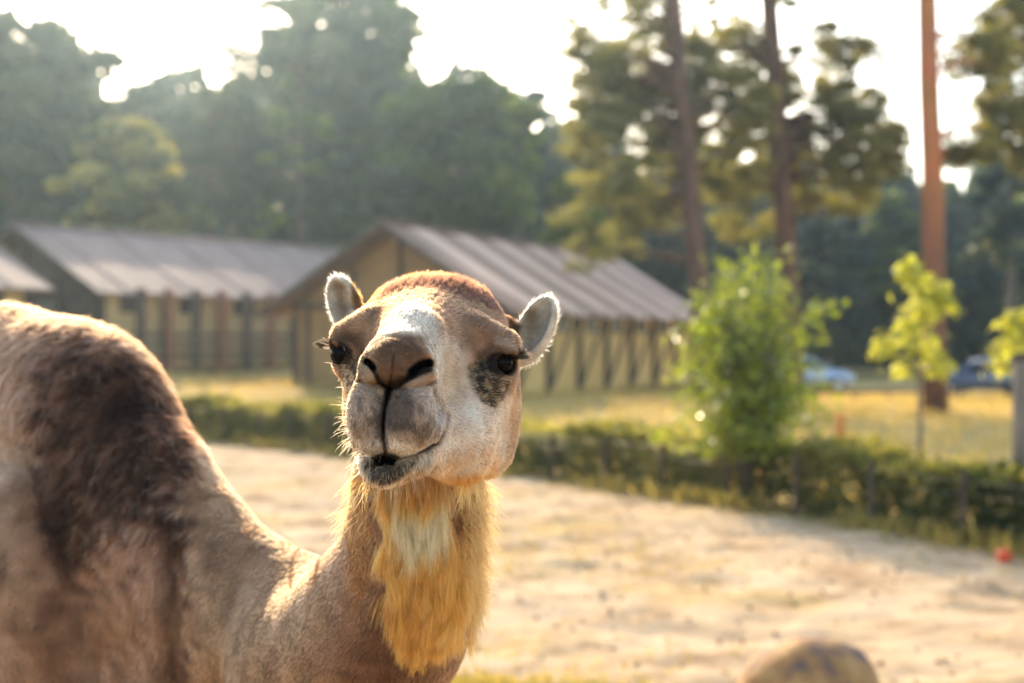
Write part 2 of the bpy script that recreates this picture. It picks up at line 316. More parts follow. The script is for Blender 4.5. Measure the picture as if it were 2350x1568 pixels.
def car(label, loc, rz, paint, s=1.0):
    o = tag(empty('parked_car', loc, rz), label, 'car', 'cars parked before the wood'); o.scale = (s, s, s)
    prof = [(-2.05, .42), (-2.12, .62), (-2.08, .92), (-1.85, 1.02), (-1.50, 1.30), (-1.05, 1.46), (-.2, 1.50), (.35, 1.42), (1.00, .98), (1.70, .86), (2.05, .70), (2.12, .48), (2.02, .34), (-1.95, .30)]
    widths = [.80, .84, .86, .84, .70, .62, .60, .62, .82, .80, .74, .72, .72, .76]
    n = len(prof); V = [];
    for k, yk in enumerate((-1, -.93, 0, .93, 1)):
        for (x, z), wd in zip(prof, widths):
            f = (1 if abs(yk) < 1 else .965); V.append((x*f, yk*wd*(1 if abs(yk) == 1 else 1), .85*(1-f)+z*f+(.02 if yk == 0 else 0)))
    Q = [(k*n+i, k*n+(i+1) % n, (k+1)*n+(i+1) % n, (k+1)*n+i) for k in range(4) for i in range(n)]
    ctr = len(V); V += [(0, -.83, .72), (0, .83, .72)]; T = [(ctr, (i+1) % n, i) for i in range(n)]+[(ctr+1, 4*n+i, 4*n+(i+1) % n) for i in range(n)]
    link('body', np_mesh('car_body', V, Q, T, True), paint, o)
    for s_ in (-1, 1):
        for pts in ([(-1.42, 1.03), (-1.28, 1.26), (-.98, 1.40), (-.55, 1.43), (-.55, 1.00)], [(-.47, 1.00), (-.47, 1.43), (.28, 1.36), (.80, 1.00)]):
            V = [(x, s_*(.90-.235*(z-1.0)/.45+off), z) for off in (0, -.03) for x, z in pts]; m = len(pts)
            Q = [(i, (i+1) % m, m+(i+1) % m, m+i) for i in range(m)]; me = bpy.data.meshes.new('side_window'); me.from_pydata(V, [], [tuple(range(m)), tuple(range(2*m-1, m-1, -1))]+Q); link('side_window', me, M_GLASS, o)
        mb = MB().box((.62, s_*.96, 1.0), (.09, .09, .07)); link('wing_mirror', mb.mesh('wing_mirror'), paint, o)
        for nm, c, h, mm in (('headlight', (2.03, s_*.56, .66), (.07, .15, .06), M_LAMP), ('tail_light', (-2.07, s_*.66, .84), (.05, .12, .09), M_RED)):
            link(nm, MB().box(c, h).mesh(nm), mm, o)
    for nm, a, b_ in (('windscreen', (.40, 1.40), (.98, 1.0)), ('rear_window', (-1.50, 1.32), (-1.84, 1.03))):
        sg = 1 if a[0] > 0 else -1; V = [(a[0]+sg*.03, y*.56, a[1]+.015) for y in (-1, 1)]+[(b_[0]+sg*.03, y*.70, b_[1]+.03) for y in (1, -1)]; V += [(x-sg*.04, y, z-.04) for x, y, z in V]
        link(nm, np_mesh(nm, V, [(0, 1, 2, 3), (7, 6, 5, 4), (0, 4, 5, 1), (1, 5, 6, 2), (2, 6, 7, 3), (3, 7, 4, 0)]), M_GLASS, o)
    for x in (-1.32, 1.32):
        for s_ in (-1, 1):
            t = link('wheel', MB().tube([(x, s_*.70, .32), (x, s_*.72, .32), (x, s_*.88, .32), (x, s_*.90, .32)], [.29, .32, .32, .29], 20).mesh('tyre'), M_TYRE, o)
            link('rim', MB().tube([(x, s_*.86, .32), (x, s_*.912, .32)], [.21, .19], 12).mesh('rim'), M_RIM, t)
    return o
def on(u, v, D): p = P(u, v, D); return (p[0], p[1], float(ground_z(p[0], p[1])))
car('pale blue hatchback parked behind the pine trunks and leafy shrub', on(1838, 890, 60), R(6), M_CARB)
car('dark blue car glinting in the sun between orange trunk and weathered post', on(2248, 905, 56), R(170), M_CARD)
# low log rail before the cars
o = tag(empty('log_rail', on(1990, 900, 50)), 'low brown log rail at the far edge of the dry grass', 'rail')
for i in range(6):
    x = -3+i*1.3; link('post', MB().tube([(x, i*.15, -.2), (x, i*.15, .34)], [.06, .055], 8).mesh('post'), M_TIMB, o)
link('rail', MB().tube([(-3.4, -.05, .32), (0, .33, .31), (3.9, .80, .33)], [.07, .065, .06], 8).mesh('rail', True), M_TIMB, o)

# ================================================================ hedge, wire fence
n = 105000
s = rg.random(n)*HLEN; hp, hd_ = along(HL, s); hn = np.stack([-hd_[:, 1], hd_[:, 0]], 1); hn *= np.sign((hn*np.array([.6, .8])).sum(1))[:, None]
wob = .09*np.sin(s*1.7)+.07*np.sin(s*4.1+1)+.05*np.sin(s*9.3)
yy = rg.beta(1.2, 1.2, n); zz = 1-rg.random(n)**1.5
shell = rg.random(n) < .7; front = rg.random(n) < .5
yy = np.where(shell & front, rg.random(n)*.14, yy); zz = np.where(shell & ~front, 1-rg.random(n)*.15, zz)
hz = (.64+.8*wob)*zz; off = .12+yy*(.85+wob)
c = np.stack([hp[:, 0]+hn[:, 0]*off, hp[:, 1]+hn[:, 1]*off, hz+.03], 1); c += rg.normal(size=c.shape)*.035
gap = np.sin(s*2.3+np.sin(s*.7)*2)*.5+np.sin(s*5.7)*.35+np.sin(hz*9+s*3)*.4 > .78
c = c[~(gap & shell)]; zz = zz[~(gap & shell)]; s2 = s[~(gap & shell)]
u_, v_ = c[:, 0]/c[:, 1]*F+1175, 0
tone = np.clip(.30+.55*(zz-.4)+.25*np.sin(s2*3.1)*np.sin(s2*1.3)+rg.normal(size=len(c))*.22-.28*np.clip((u_-1750)/500, 0, 1), 0, 1)  # sunlit pale top and shaded right end are put into the leaf tone
hedge = tag(empty('hedge', (0, 20, 0)), 'low clipped olive-green hedge running behind the wire fence', 'hedge')
nr = rg.normal(size=c.shape); nr[:, :2] -= hd_[:len(c)][:, ::-1]*.3
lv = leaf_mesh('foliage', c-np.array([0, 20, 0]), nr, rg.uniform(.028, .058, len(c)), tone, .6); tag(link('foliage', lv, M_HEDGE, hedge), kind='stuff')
sb = MB()
for q in np.arange(.2, HLEN, .35):
    hp1, d1 = along(HL, q); nn_ = np.array([-d1[1], d1[0]]); nn_ *= np.sign(nn_@np.array([.6, .8])); b0 = hp1+nn_*rg.uniform(.35, .65)
    for k in range(3):
        a = rg.normal(size=2)*.2; sb.tube([(b0[0], b0[1]-20, -.05), (b0[0]+a[0]*.5, b0[1]-20+a[1]*.5, .4), (b0[0]+a[0], b0[1]-20+a[1], .60)], [.018, .012, .005], 4)
tag(link('stems', sb.mesh('stems'), M_BARK, hedge), kind='stuff')
M_WIRE = mat('dull_wire', plain((.10, .10, .095), .5, .6))
fence = tag(empty('wire_fence', (0, 20, 0)), 'low wire fence on thin dark posts along the paddock hedge', 'fence')
qs = np.arange(.6, HLEN, 1.15); ft, fd = along(HL, qs); fz = np.zeros(len(qs))
for i, (x, y) in enumerate(ft):
    tl = rg.normal(size=2)*.015; link('post', MB().tube([(x, y-20, -.2), (x+tl[0], y-20+tl[1], .62+.06*rg.random())], [.034, .028], 7).mesh('post'), M_TIMB, fence)
for z in (.08, .20, .33, .46, .58):
    link('wire', MB().tube([(x, y-20, z+.01*math.sin(k*2.2)) for k, (x, y) in enumerate(ft)], [.0035]*len(ft), 4).mesh('wire'), M_WIRE, fence)

# ================================================================ boulder, small things
def boulder(name, label, loc, size, rz, m, seed):
    g = np.random.default_rng(seed); nu, nv = 40, 24; V = []
    ks = g.normal(size=(9, 3))*2.0; ph = g.random(9)*6.28; pl = g.normal(size=(9, 3)); pl /= np.linalg.norm(pl, axis=1)[:, None]; hh = g.uniform(.72, .95, 9)
    for j in range(nv+1):
        for i in range(nu):
            t, f = j/nv*math.pi, i/nu*6.283; d = np.array([math.sin(t)*math.cos(f), math.sin(t)*math.sin(f), math.cos(t)])
            r = 1+.05*np.sin(ks@d*1.6+ph).sum()/3
            for a, h_ in zip(pl, hh):
                q = d@a
                if q*r > h_: r = h_/q*.6+r*.4
            V.append(d*r*np.array(size))
    Q = [(j*nu+i, (j+1)*nu+i, (j+1)*nu+(i+1) % nu, j*nu+(i+1) % nu) for j in range(nv) for i in range(nu)]
    return tag(link(name, np_mesh(name, V, Q, smooth=True), m, None, loc, rz), label, 'boulder')
def b_rock(n, l, b):
    tc = N(n, 'ShaderNodeTexCoord'); nz = N(n, 'ShaderNodeTexNoise'); nz.inputs['Scale'].default_value = 5.5; nz.inputs['Detail'].default_value = 8; l.new(tc.outputs['Object'], nz.inputs['Vector'])
    r = N(n, 'ShaderNodeValToRGB'); e = r.color_ramp.elements; e.new(.5); e[0].position = .36; e[2].position = .66; e[0].color = (.12, .08, .065, 1); e[1].color = (.36, .17, .05, 1); e[2].color = (.50, .28, .095, 1); l.new(nz.outputs['Fac'], r.inputs[0]); l.new(r.outputs[0], b.inputs['Base Color']); b.inputs['Roughness'].default_value = .8
    bp = N(n, 'ShaderNodeBump'); bp.inputs['Strength'].default_value = .7; bp.inputs['Distance'].default_value = .05; l.new(nz.outputs['Fac'], bp.inputs['Height']); l.new(bp.outputs[0], b.inputs['Normal'])
M_ROCK = mat('ochre_stained_rock', b_rock)
pr = P(1862, 1560, 7.1); boulder('boulder', 'rounded ochre and grey boulder lying on the sand', (pr[0], pr[1], .06), (.40, .36, .30), .4, M_ROCK, 4)
M_BALL = mat('orange_red_rubber', plain((.75, .10, .025), .5))
pb = G(2305, 1290)
def ball(loc, r):
    V, Q = [], []
    for j in range(13):
        for i in range(20):
            t, f = j/12*math.pi, i/20*6.283; k = r*(1+.02*math.cos(5*f)*math.sin(t)); V.append((k*math.sin(t)*math.cos(f), k*math.sin(t)*math.sin(f), k*math.cos(t)*.86))
    for j in range(12):
        for i in range(20): Q.append((j*20+i, (j+1)*20+i, (j+1)*20+(i+1) % 20, j*20+(i+1) % 20))
    o = link('ball', np_mesh('ball', V, Q, smooth=True), M_BALL, None, loc); return tag(o, 'small orange-red ball lying at the foot of the hedge', 'ball')
ball((pb[0], pb[1], .055), .068)
# ================================================================ trees
def gb(u, D): x = (u-1175)/F*D; return (x, D, float(ground_z(x, D)))
def ctree(name, label, u, D, v_top, v_bot, half_u, depth, **k):
    "crown given by the pixels it covers at distance D"
    b = gb(k.pop('bu', u), D); c = P(u, (v_top+v_bot)/2, D); rz = (v_bot-v_top)/2/F*D; rx = half_u/F*D
    return clumps_tree(name, label, b, c, (rx, depth*rx, rz), **k)
# the three tall pines behind the hedge
def pine(label, pts, D, r0, crowns, seed, m_bark, per=105, leaf=.11):
    "trunk through pixels at one distance, crown of needle clumps round boughs; crowns: (u, v, half_u, half_v, clumps)"
    g = np.random.default_rng(seed); base = np.array(gb(*pts[0][::2], ) if False else gb(pts[0][0], D)); o = tag(empty('pine_tree', base), label, 'tree', 'tall pines')
    path = [np.array([0, 0, -.2])]+[P(u, v, D)-base for u, v in pts[1:]]
    top = path[-1]; rr = np.linspace(r0*1.15, r0*.80, len(path)); rr[0] = r0*1.3
    link('trunk', MB().tube(path, rr, 16, g, .035).mesh('trunk', True), m_bark, o)
    C_, lb = [], MB()
    for (u, v, hu, hv, nc) in crowns:
        cen = P(u, v, D)-base
        for i in range(int(nc*3.5)):
            d = g.normal(size=3); d /= np.linalg.norm(d); d *= .35+.7*g.random()**.6; k = cen+d*np.array([hu/F*D, hu/F*D*.9, hv/F*D]); tx = np.interp(k[2], [q_[2] for q_ in path], [q_[0] for q_ in path]); k[1] = abs(k[1])*.8+.6 if abs(k[0]-tx) < 1.1 else k[1]; C_.append((k, g.uniform(.25, .62)))
            if i % 6 == 0:
                zt = np.clip(k[2]-.1*np.linalg.norm(k[:2]), path[1][2]*.5, top[2]); zs = [q[2] for q in path]; t0 = np.array([np.interp(zt, zs, [q[a] for q in path]) for a in range(3)])
                link('bough', MB().tube([t0, t0*.5+k*.5+np.array([0, 0, .25])+g.normal(size=3)*.12, k], [.075, .05, .015], 5).mesh('bough', True), m_bark, o)
    K = np.array([k for k, _ in C_]); S = np.array([q for _, q in C_]); idx = np.repeat(np.arange(len(K)), per); n = len(idx)
    q = g.normal(size=(n, 3)); q /= np.linalg.norm(q, axis=1)[:, None]; q *= (g.random(n)**.5)[:, None]
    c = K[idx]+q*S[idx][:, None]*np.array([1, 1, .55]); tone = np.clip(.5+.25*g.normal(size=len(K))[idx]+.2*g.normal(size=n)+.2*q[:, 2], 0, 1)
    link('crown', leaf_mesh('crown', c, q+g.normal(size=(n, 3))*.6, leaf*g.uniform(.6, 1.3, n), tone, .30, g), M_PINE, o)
    return o
pine('leaning pine with brown trunk behind the roof end of the ochre lodge', [(1612, 880), (1604, 640), (1580, 400), (1560, 200), (1545, 0), (1530, -260), (1520, -520)], 41, .26,
     [(1450, 330, 160, 200, 38), (1500, 110, 210, 150, 30), (1385, 525, 110, 95, 7), (1650, 300, 110, 190, 20), (1560, -200, 280, 180, 26), (1380, 210, 90, 120, 11)], 21, M_PBARK)
pine('tall dark-trunked pine rising behind the bright leafy shrub', [(1822, 900), (1814, 700), (1800, 480), (1782, 240), (1765, 0), (1755, -260), (1750, -520)], 43, .285,
     [(1930, 340, 140, 150, 34), (1720, 400, 110, 170, 18), (1880, 180, 150, 120, 22), (1690, 150, 120, 150, 14), (1800, -200, 280, 190, 26), (1990, 310, 80, 90, 10)], 22, M_PBARK)
pine('bare orange-barked pine trunk rising above the yellow sapling', [(2148, 930), (2143, 700), (2140, 420), (2132, 200), (2128, 0), (2122, -260), (2118, -520)], 37, .27,
     [(2260, 130, 60, 70, 7), (2130, -300, 220, 160, 26), (2230, 330, 60, 50, 5)], 23, M_PBARKO)
pine('broad pine whose boughs hang in beside the orange trunk', [(2480, 940), (2470, 600), (2465, 200), (2460, -300)], 42, .27,
     [(2330, 90, 120, 110, 26), (2310, 290, 90, 90, 18), (2430, 330, 110, 120, 14), (2390, -120, 160, 120, 18)], 24, M_PBARK)
# trees behind the lodges
far = 'trees behind the lodges'
A = dict(group=far)
ctree('broadleaf_tree', 'dark hazy tree above the lodge whose roof end shows', 30, 70, -50, 640, 235, .9, nclump=100, per=170, leaf=.26, m_leaf=M_PINED, m_bark=M_BARK, trunk_r=.35, seed=31, **A)
ctree('broadleaf_tree', 'sandy-green low tree behind the mauve roof', 290, 64, 260, 640, 165, .8, nclump=60, per=140, leaf=.23, m_leaf=M_HEDGE, m_bark=M_BARK, trunk_r=.25, seed=32, **A)
ctree('pine_tree', 'tall ragged pine with sky showing through its crown', 690, 76, -60, 540, 260, .8, nclump=125, per=150, leaf=.27, m_leaf=M_PINED, m_bark=M_PBARK, trunk_r=.4, seed=33, needle=True, rc=(.13, .24), **A)
ctree('pine_tree', 'shorter spreading pine left of the ragged pine', 480, 72, 140, 580, 165, .8, nclump=60, per=140, leaf=.25, m_leaf=M_PINED, m_bark=M_PBARK, trunk_r=.3, seed=34, needle=True, rc=(.15, .28), **A)
ctree('broadleaf_tree', 'pale green tree top lit behind the ragged pine', 790, 84, -150, 330, 185, .9, nclump=70, per=140, leaf=.28, m_leaf=M_OAK, m_bark=M_BARK, trunk_r=.35, seed=35, **A)
ctree('broadleaf_tree', 'dense dome-shaped green tree behind the gable of the ochre lodge', 1045, 70, 135, 660, 215, .9, nclump=115, per=160, leaf=.25, m_leaf=M_OAK, m_bark=M_BARK, trunk_r=.38, seed=36, **A)
ctree('broadleaf_tree', 'dark tree standing close behind the dome-shaped green one', 1195, 84, 180, 640, 105, .9, nclump=55, per=150, leaf=.28, m_leaf=M_PINED, m_bark=M_BARK, trunk_r=.3, seed=37, **A)
ctree('broadleaf_tree', 'dark understorey tree low behind the gable', 850, 66, 330, 660, 120, .8, nclump=40, per=130, leaf=.24, m_leaf=M_PINED, m_bark=M_BARK, trunk_r=.25, seed=38, **A)
ctree('broadleaf_tree', 'lime-green leafy tree glowing beside the striped roof', 1330, 57, 370, 640, 80, .9, nclump=30, per=110, leaf=.20, m_leaf=M_LIME, m_bark=M_BARK, trunk_r=.15, seed=39, **A)
ctree('broadleaf_tree', 'bright yellow-green young tree behind the mauve roof', 610, 60, 470, 620, 45, .8, nclump=12, per=70, leaf=.20, m_leaf=M_LIME, m_bark=M_BARK, trunk_r=.1, seed=40, **A)
ctree('broadleaf_tree', 'blue-green tree filling the gap over the mauve roof', 330, 82, 190, 640, 170, .9, nclump=70, per=140, leaf=.28, m_leaf=M_PINED, m_bark=M_BARK, trunk_r=.3, seed=41, shell=.35, **A)
ctree('broadleaf_tree', 'small lime tree added as sunlit leaves at the flank of the dome-shaped green one', 1190, 63, 215, 500, 62, .8, nclump=22, per=80, leaf=.20, m_leaf=M_LIME, m_bark=M_BARK, trunk_r=.12, seed=42, **A)  # added tree, stands for sunlit leaf patches on the dome tree
ctree('broadleaf_tree', 'slim yellowish tree added as sunlit leaf patches before the ragged pine', 690, 68, 230, 430, 110, .6, nclump=16, per=45, leaf=.20, m_leaf=M_LIME, m_bark=M_BARK, trunk_r=.14, seed=43, **A)  # added tree, its lime colour stands for sunlit leaves near the pine
# wood behind the cars
wd = 'trees of the wood behind the cars'
for i, (u, D, vt, vb, hu, ml, lab) in enumerate([(1530, 82, 440, 880, 110, M_PINED, 'dark conifer of the wood behind the striped roof\'s far end'), (1700, 86, 380, 880, 110, M_PINED, 'dark tree of the wood between the two brown pine trunks'),
        (1900, 80, 430, 880, 120, M_PINED, 'dark dense tree of the wood behind the pale blue car'), (2060, 84, 400, 880, 100, M_OAK, 'green tree of the wood beside the orange pine trunk'),
        (2250, 78, 470, 880, 110, M_PINED, 'dark tree of the wood behind the dark blue car'), (2320, 66, 300, 620, 80, M_PINED, 'slim dark tree under the hanging pine boughs'), (2430, 80, 380, 880, 120, M_OAK, 'green tree at the end of the wood past the weathered post')]):
    ctree('broadleaf_tree', lab, u, D, vt, vb, hu, .9, nclump=54 if D > 70 else 28, per=120, leaf=.27, m_leaf=ml, m_bark=M_BARK, trunk_r=.3, seed=50+i, group=wd, shell=.45)
# the mass of wood farther off
g = np.random.default_rng(77); n = 60000
uu = g.uniform(-700, 3100, n); DD = g.uniform(98, 118, n)
tops = np.interp(uu, [-700, 0, 150, 270, 420, 560, 900, 1150, 1290, 1500, 1900, 2000, 2350, 3100], [120, 80, 180, 235, 230, 180, 160, 230, 330, 340, 380, 430, 450, 430])+40*np.sin(uu/37)+25*np.sin(uu/13+1)
vv = 860-(860-tops)*g.random(n)**.75
pts = np.stack([(uu-1175)/F*DD, DD, H-(vv-784)/F*108], 1)
q = g.normal(size=(n, 3)); tone = np.clip(.45+.3*np.sin(pts[:, 0]*.9)*np.sin(pts[:, 2]*1.1)+g.normal(size=n)*.2, 0, 1)
tag(link('woodland', leaf_mesh('woodland', pts, q, g.uniform(.4, .9, n), tone, .6, g), M_PINED), 'far dark mass of woodland closing the view', 'woodland', kind='stuff')

# ================================================================ shrub, saplings, post
def shrub(name, label, base, h, rx, n, leaf, m, seed, prof, stems=9, up=1.0):
    g = np.random.default_rng(seed); o = tag(empty(name, base), label, 'shrub'); sb = MB(); C_ = []; 
    for k in range(stems):
        a = g.random()*6.283; rr = rx*g.random()**.6; hh = h*g.uniform(.62, 1.0)*(1-.25*rr/rx); e = np.array([math.cos(a)*rr, math.sin(a)*rr, hh]); m1 = e*np.array([.25, .25, .5])+g.normal(size=3)*.05
        sb.tube([(0, 0, -.1), m1*.6, m1, e], [.022, .018, .014, .004], 5)
        for t in g.random(n//stems//9+1):
            p_ = m1*(1-t)+e*t if g.random() < .6 else m1*(.35+.65*t)+g.normal(size=3)*np.array([.22, .22, .05]); tw = g.normal(size=3)*np.array([.16, .16, .10])*prof(p_[2]/h); C_.append(p_+tw)
            sb.tube([p_, p_+tw*.6, p_+tw+np.array([0, 0, .05])], [.006, .004, .002], 4)
    C_ = np.array(C_); idx = g.integers(0, len(C_), n); d = g.normal(size=(n, 3)); c = C_[idx]+d*np.array([.085, .085, .075]); kk = c[:, 2] > .48+.25*g.random(n); c = c[kk]; d = d[kk]; n = len(c)
    tag(link('stems', sb.mesh('stems', True), M_BARK, o), kind='stuff')
    link('foliage', leaf_mesh('foliage', c, d+np.array([0, 0, .8])+g.normal(size=(n, 3))*.5, leaf*g.uniform(.6, 1.25, n), np.clip(.5+.3*g.normal(size=n), 0, 1), .55, g), m, o)
    return o
sbp = P(1722, 1150, 15.9); sz = float(ground_z(sbp[0], 15.9))
shrub('leafy_shrub', 'tall bright green shrub with glinting leaves rising from the hedge', (sbp[0], 15.9, sz), 3.45, .70, 7000, .048, M_SHRUB, 61, lambda t: 1.7-1.0*t, 34)
def sapling(label, u, D, v_top, v_bot, hu, seed, n, stem=.03):
    g = np.random.default_rng(seed); b = np.array(gb(u, D)); o = tag(empty('sapling', b), label, 'sapling', 'yellow saplings behind the hedge'); top = P(u, v_top, D)-b; bot = P(u, v_bot, D)-b; rx = hu/F*D
    sb = MB().tube([(0, 0, -.1), (.02, 0, bot[2]*.6), (-.01, 0, bot[2]), (0, 0, top[2])], [stem, stem*.85, stem*.6, .004], 7); link('trunk', sb.mesh('trunk', True), M_STAKE, o)
    C_ = []; lb = MB()
    for k in range(22):
        t = g.random(); z = bot[2]+(top[2]-bot[2])*t; a = g.random()*6.283; r = rx*(1-.65*t)*g.uniform(.3, 1); e = np.array([math.cos(a)*r, math.sin(a)*r, z-.05]); C_.append(e); lb.tube([(0, 0, z-.12), e*.6+np.array([0, 0, z*.4]), e], [.010, .007, .003], 4)
    link('twigs', lb.mesh('twigs', True), M_BARK, o)
    C_ = np.array(C_); idx = g.integers(0, len(C_), n); d = g.normal(size=(n, 3)); c = C_[idx]+d*.075
    link('crown', leaf_mesh('crown', c, d+np.array([0, 0, 1.]), .058*g.uniform(.6, 1.3, n), np.clip(.5+.3*g.normal(size=n), 0, 1), .75, g), M_YEL, o)
    return o
M_STAKE = mat('pale_weathered_wood', b_bark((.17, .125, .085), (.30, .235, .165), 10, .2))
sapling('young yellow-leaved sapling standing before the orange pine trunk', 2108, 15.2, 600, 835, 112, 71, 620)
sapling('young yellow-leaved sapling beside the weathered post', 2330, 14.6, 720, 838, 66, 72, 280)
pp = np.array(gb(2342, 13.6)); o = tag(empty('wooden_post', pp), 'weathered grey wooden post behind the hedge', 'post')
link('shaft', MB().tube([(0, 0, -.2), (.01, 0, .9), (.0, 0, 1.68)], [.085, .082, .078], 12, rg, .03).mesh('shaft', True), M_STAKE, o)
link('cap', MB().tube([(0, 0, 1.66), (0, 0, 1.74)], [.088, .07], 12).mesh('cap'), M_TIMB, o)
# rust-brown dry dock stalks
M_DOCK = mat('rust_dry_seed_heads', b_leaf((.36, .15, .05), (.55, .26, .09), .4, (1.2, 1.1, .8)))
for u, D, hh, sd_ in ((1928, 18.2, .95, 81), (1962, 18.6, .6, 82)):
    g = np.random.default_rng(sd_); o = tag(empty('dock_plant', gb(u, D)), 'rust-brown dried dock stalk behind the hedge, '+('the taller of two' if hh > .8 else 'the shorter of two'), 'plant', 'dry dock stalks')
    sb = MB(); cs = []
    for k in range(3):
        e = np.array([g.normal()*.07, g.normal()*.07, hh*g.uniform(.8, 1)]); sb.tube([(0, 0, -.05), e*.5, e], [.01, .008, .004], 5)
        t = g.uniform(.45, 1, 90); cs.append(t[:, None]*e+g.normal(size=(90, 3))*.035)
    link('stalk', sb.mesh('stalk'), M_DOCK, o); cs = np.concatenate(cs); tag(link('seed_heads', leaf_mesh('seed_heads', cs, g.normal(size=cs.shape), np.full(len(cs), .022), g.random(len(cs)), .7, g), M_DOCK, o), kind='stuff')

# ================================================================ grass
M_GRASS = mat('dry_grass_blades', b_leaf((.22, .21, .055), (.66, .48, .19), .5, (1.3, 1.2, .7)))
def grass(name, label, x, y, h, seed, tone):
    g = np.random.default_rng(seed); n = len(x); z = ground_z(x, y)+(lump(x, y)*np.where(hedge_side(x, y) < -.1, 1, .35) if y.max() < 30 else 0)-.01; a = g.random(n)*6.283; w_ = .006+.10*h*.10; ln = g.normal(size=(n, 2))*.35*h[:, None]
    b = np.stack([x, y, z], 1); dx = np.stack([np.cos(a), np.sin(a), 0*a], 1)*np.reshape(w_, (-1, 1))
    V = np.stack([b-dx, b+dx, b+np.concatenate([ln*.4, (h*.6)[:, None]], 1)+dx*.6, b+np.concatenate([ln, h[:, None]], 1)], 1).reshape(-1, 3)
    me = np_mesh(name, V, np.arange(4*n).reshape(n, 4)); t = me.attributes.new('tone', 'FLOAT', 'POINT'); t.data.foreach_set('value', np.repeat(np.clip(tone, 0, 1), 4).astype(np.float32))
    return tag(link(name, me, M_GRASS), label, 'grass', kind='stuff')
g = np.random.default_rng(91); n = 60000
xx = g.uniform(-16, 26, n); ys = 12+46*g.random(n)**1.1; k = (hedge_side(xx, ys) > .9) & (np.abs(xx/ys) < .45); xx, ys = xx[k], ys[k]
grass('dry_grass', 'dry golden grass of the field beyond the hedge', xx, ys, g.uniform(.06, .30, len(xx)), 92, np.clip(.75+.30*np.sin(xx*.6)*np.sin(ys*.4)+g.normal(size=len(xx))*.2, 0, 1))
n = 9000; s = g.random(n)*HLEN; hp, hd_ = along(HL, s); off = -np.abs(g.normal(size=n))*.22+.05; hn = np.stack([-hd_[:, 1], hd_[:, 0]], 1); hn *= np.sign((hn*np.array([.6, .8])).sum(1))[:, None]; x_, y_ = hp[:, 0]+hn[:, 0]*off, hp[:, 1]+hn[:, 1]*off
grass('grass_fringe', 'green and straw grass fringe at the foot of the fence', x_, y_, g.uniform(.05, .20, n)*(.4+.9*(np.sin(s*2.1)*np.sin(s*.77) > -.1)), 93, g.random(n)*.6)
n = 5200; ce = np.array([(pr[0]-.75, pr[1]+.15), (pr[0]-1.05, pr[1]-.2), (pr[0]-.5, pr[1]-.25), (pr[0]-1.6, pr[1]+.2), (pr[0]+.3, pr[1]-.5), (.3, 7.2), (-.3, 7.6)]); i = g.integers(0, len(ce), n); q = ce[i]+g.normal(size=(n, 2))*np.array([.20, .14])
grass('grass_tufts', 'short green tufts growing in the sand beside the boulder', q[:, 0], q[:, 1], g.uniform(.02, .09, n), 94, g.random(n)*.7)

n = 7000; q = np.stack([g.uniform(-3.2, 6.5, n), g.uniform(6.4, 16, n)], 1); kk = hedge_side(q[:, 0], q[:, 1]) < -.3; q = q[kk]; kp = np.sin(q[:, 0]*1.3+1)+np.sin(q[:, 1]*1.1+q[:, 0]*.6)+g.normal(size=len(q))*.6 > .9; q = q[kp]
q = np.repeat(q, 4, 0)+g.normal(size=(len(q)*4, 2))*.035
grass('straw_tufts', 'thin straw and weed tufts scattered over the paddock sand', q[:, 0], q[:, 1], g.uniform(.015, .06, len(q)), 95, g.uniform(.1, .9, len(q)))
M_DUNG = mat('dark_crumbs', plain((.26, .175, .105), .95)); n = 900; q = np.stack([g.uniform(-3, 6.5, n), g.uniform(6.4, 17, n)], 1); q = q[hedge_side(q[:, 0], q[:, 1]) < -.3]; n = len(q)
zz = ground_z(q[:, 0], q[:, 1])+lump(q[:, 0], q[:, 1]); r_ = g.uniform(.008, .024, n)**1.0; oct_ = np.array([(1, 0, 0), (-1, 0, 0), (0, 1, 0), (0, -1, 0), (0, 0, .7), (0, 0, -.7)], float); V = (np.stack([q[:, 0], q[:, 1], zz+r_*.4], 1)[:, None]+oct_[None]*r_[:, None, None]*g.uniform(.7, 1.3, (n, 6, 1))).reshape(-1, 3)
ft_ = np.array([(0, 2, 4), (2, 1, 4), (1, 3, 4), (3, 0, 4), (2, 0, 5), (1, 2, 5), (3, 1, 5), (0, 3, 5)]); T_ = (ft_[None]+np.arange(n)[:, None, None]*6).reshape(-1, 3)
tag(link('paddock_litter', np_mesh('paddock_litter', V, None, T_), M_DUNG), 'dark crumbs of dung and earth strewn over the sand', 'litter', kind='stuff')
# ================================================================ haze: the bright morning air
hz_m = bpy.data.materials.new('morning_haze'); hz_m.use_nodes = True; _n = hz_m.node_tree.nodes; _n.remove(_n['Principled BSDF'])
pv = _n.new('ShaderNodeVolumePrincipled'); pv.inputs['Color'].default_value = (.60, .82, 1, 1); pv.inputs['Density'].default_value = HAZE; pv.inputs['Anisotropy'].default_value = .78
hz_m.node_tree.links.new(pv.outputs[0], _n['Material Output'].inputs['Volume'])
haze = tag(link('haze', MB().box((0, 105, 14.5), (275, 160, 16.5)).mesh('haze'), hz_m), 'thin pale morning haze filling the air', 'haze', kind='stuff')
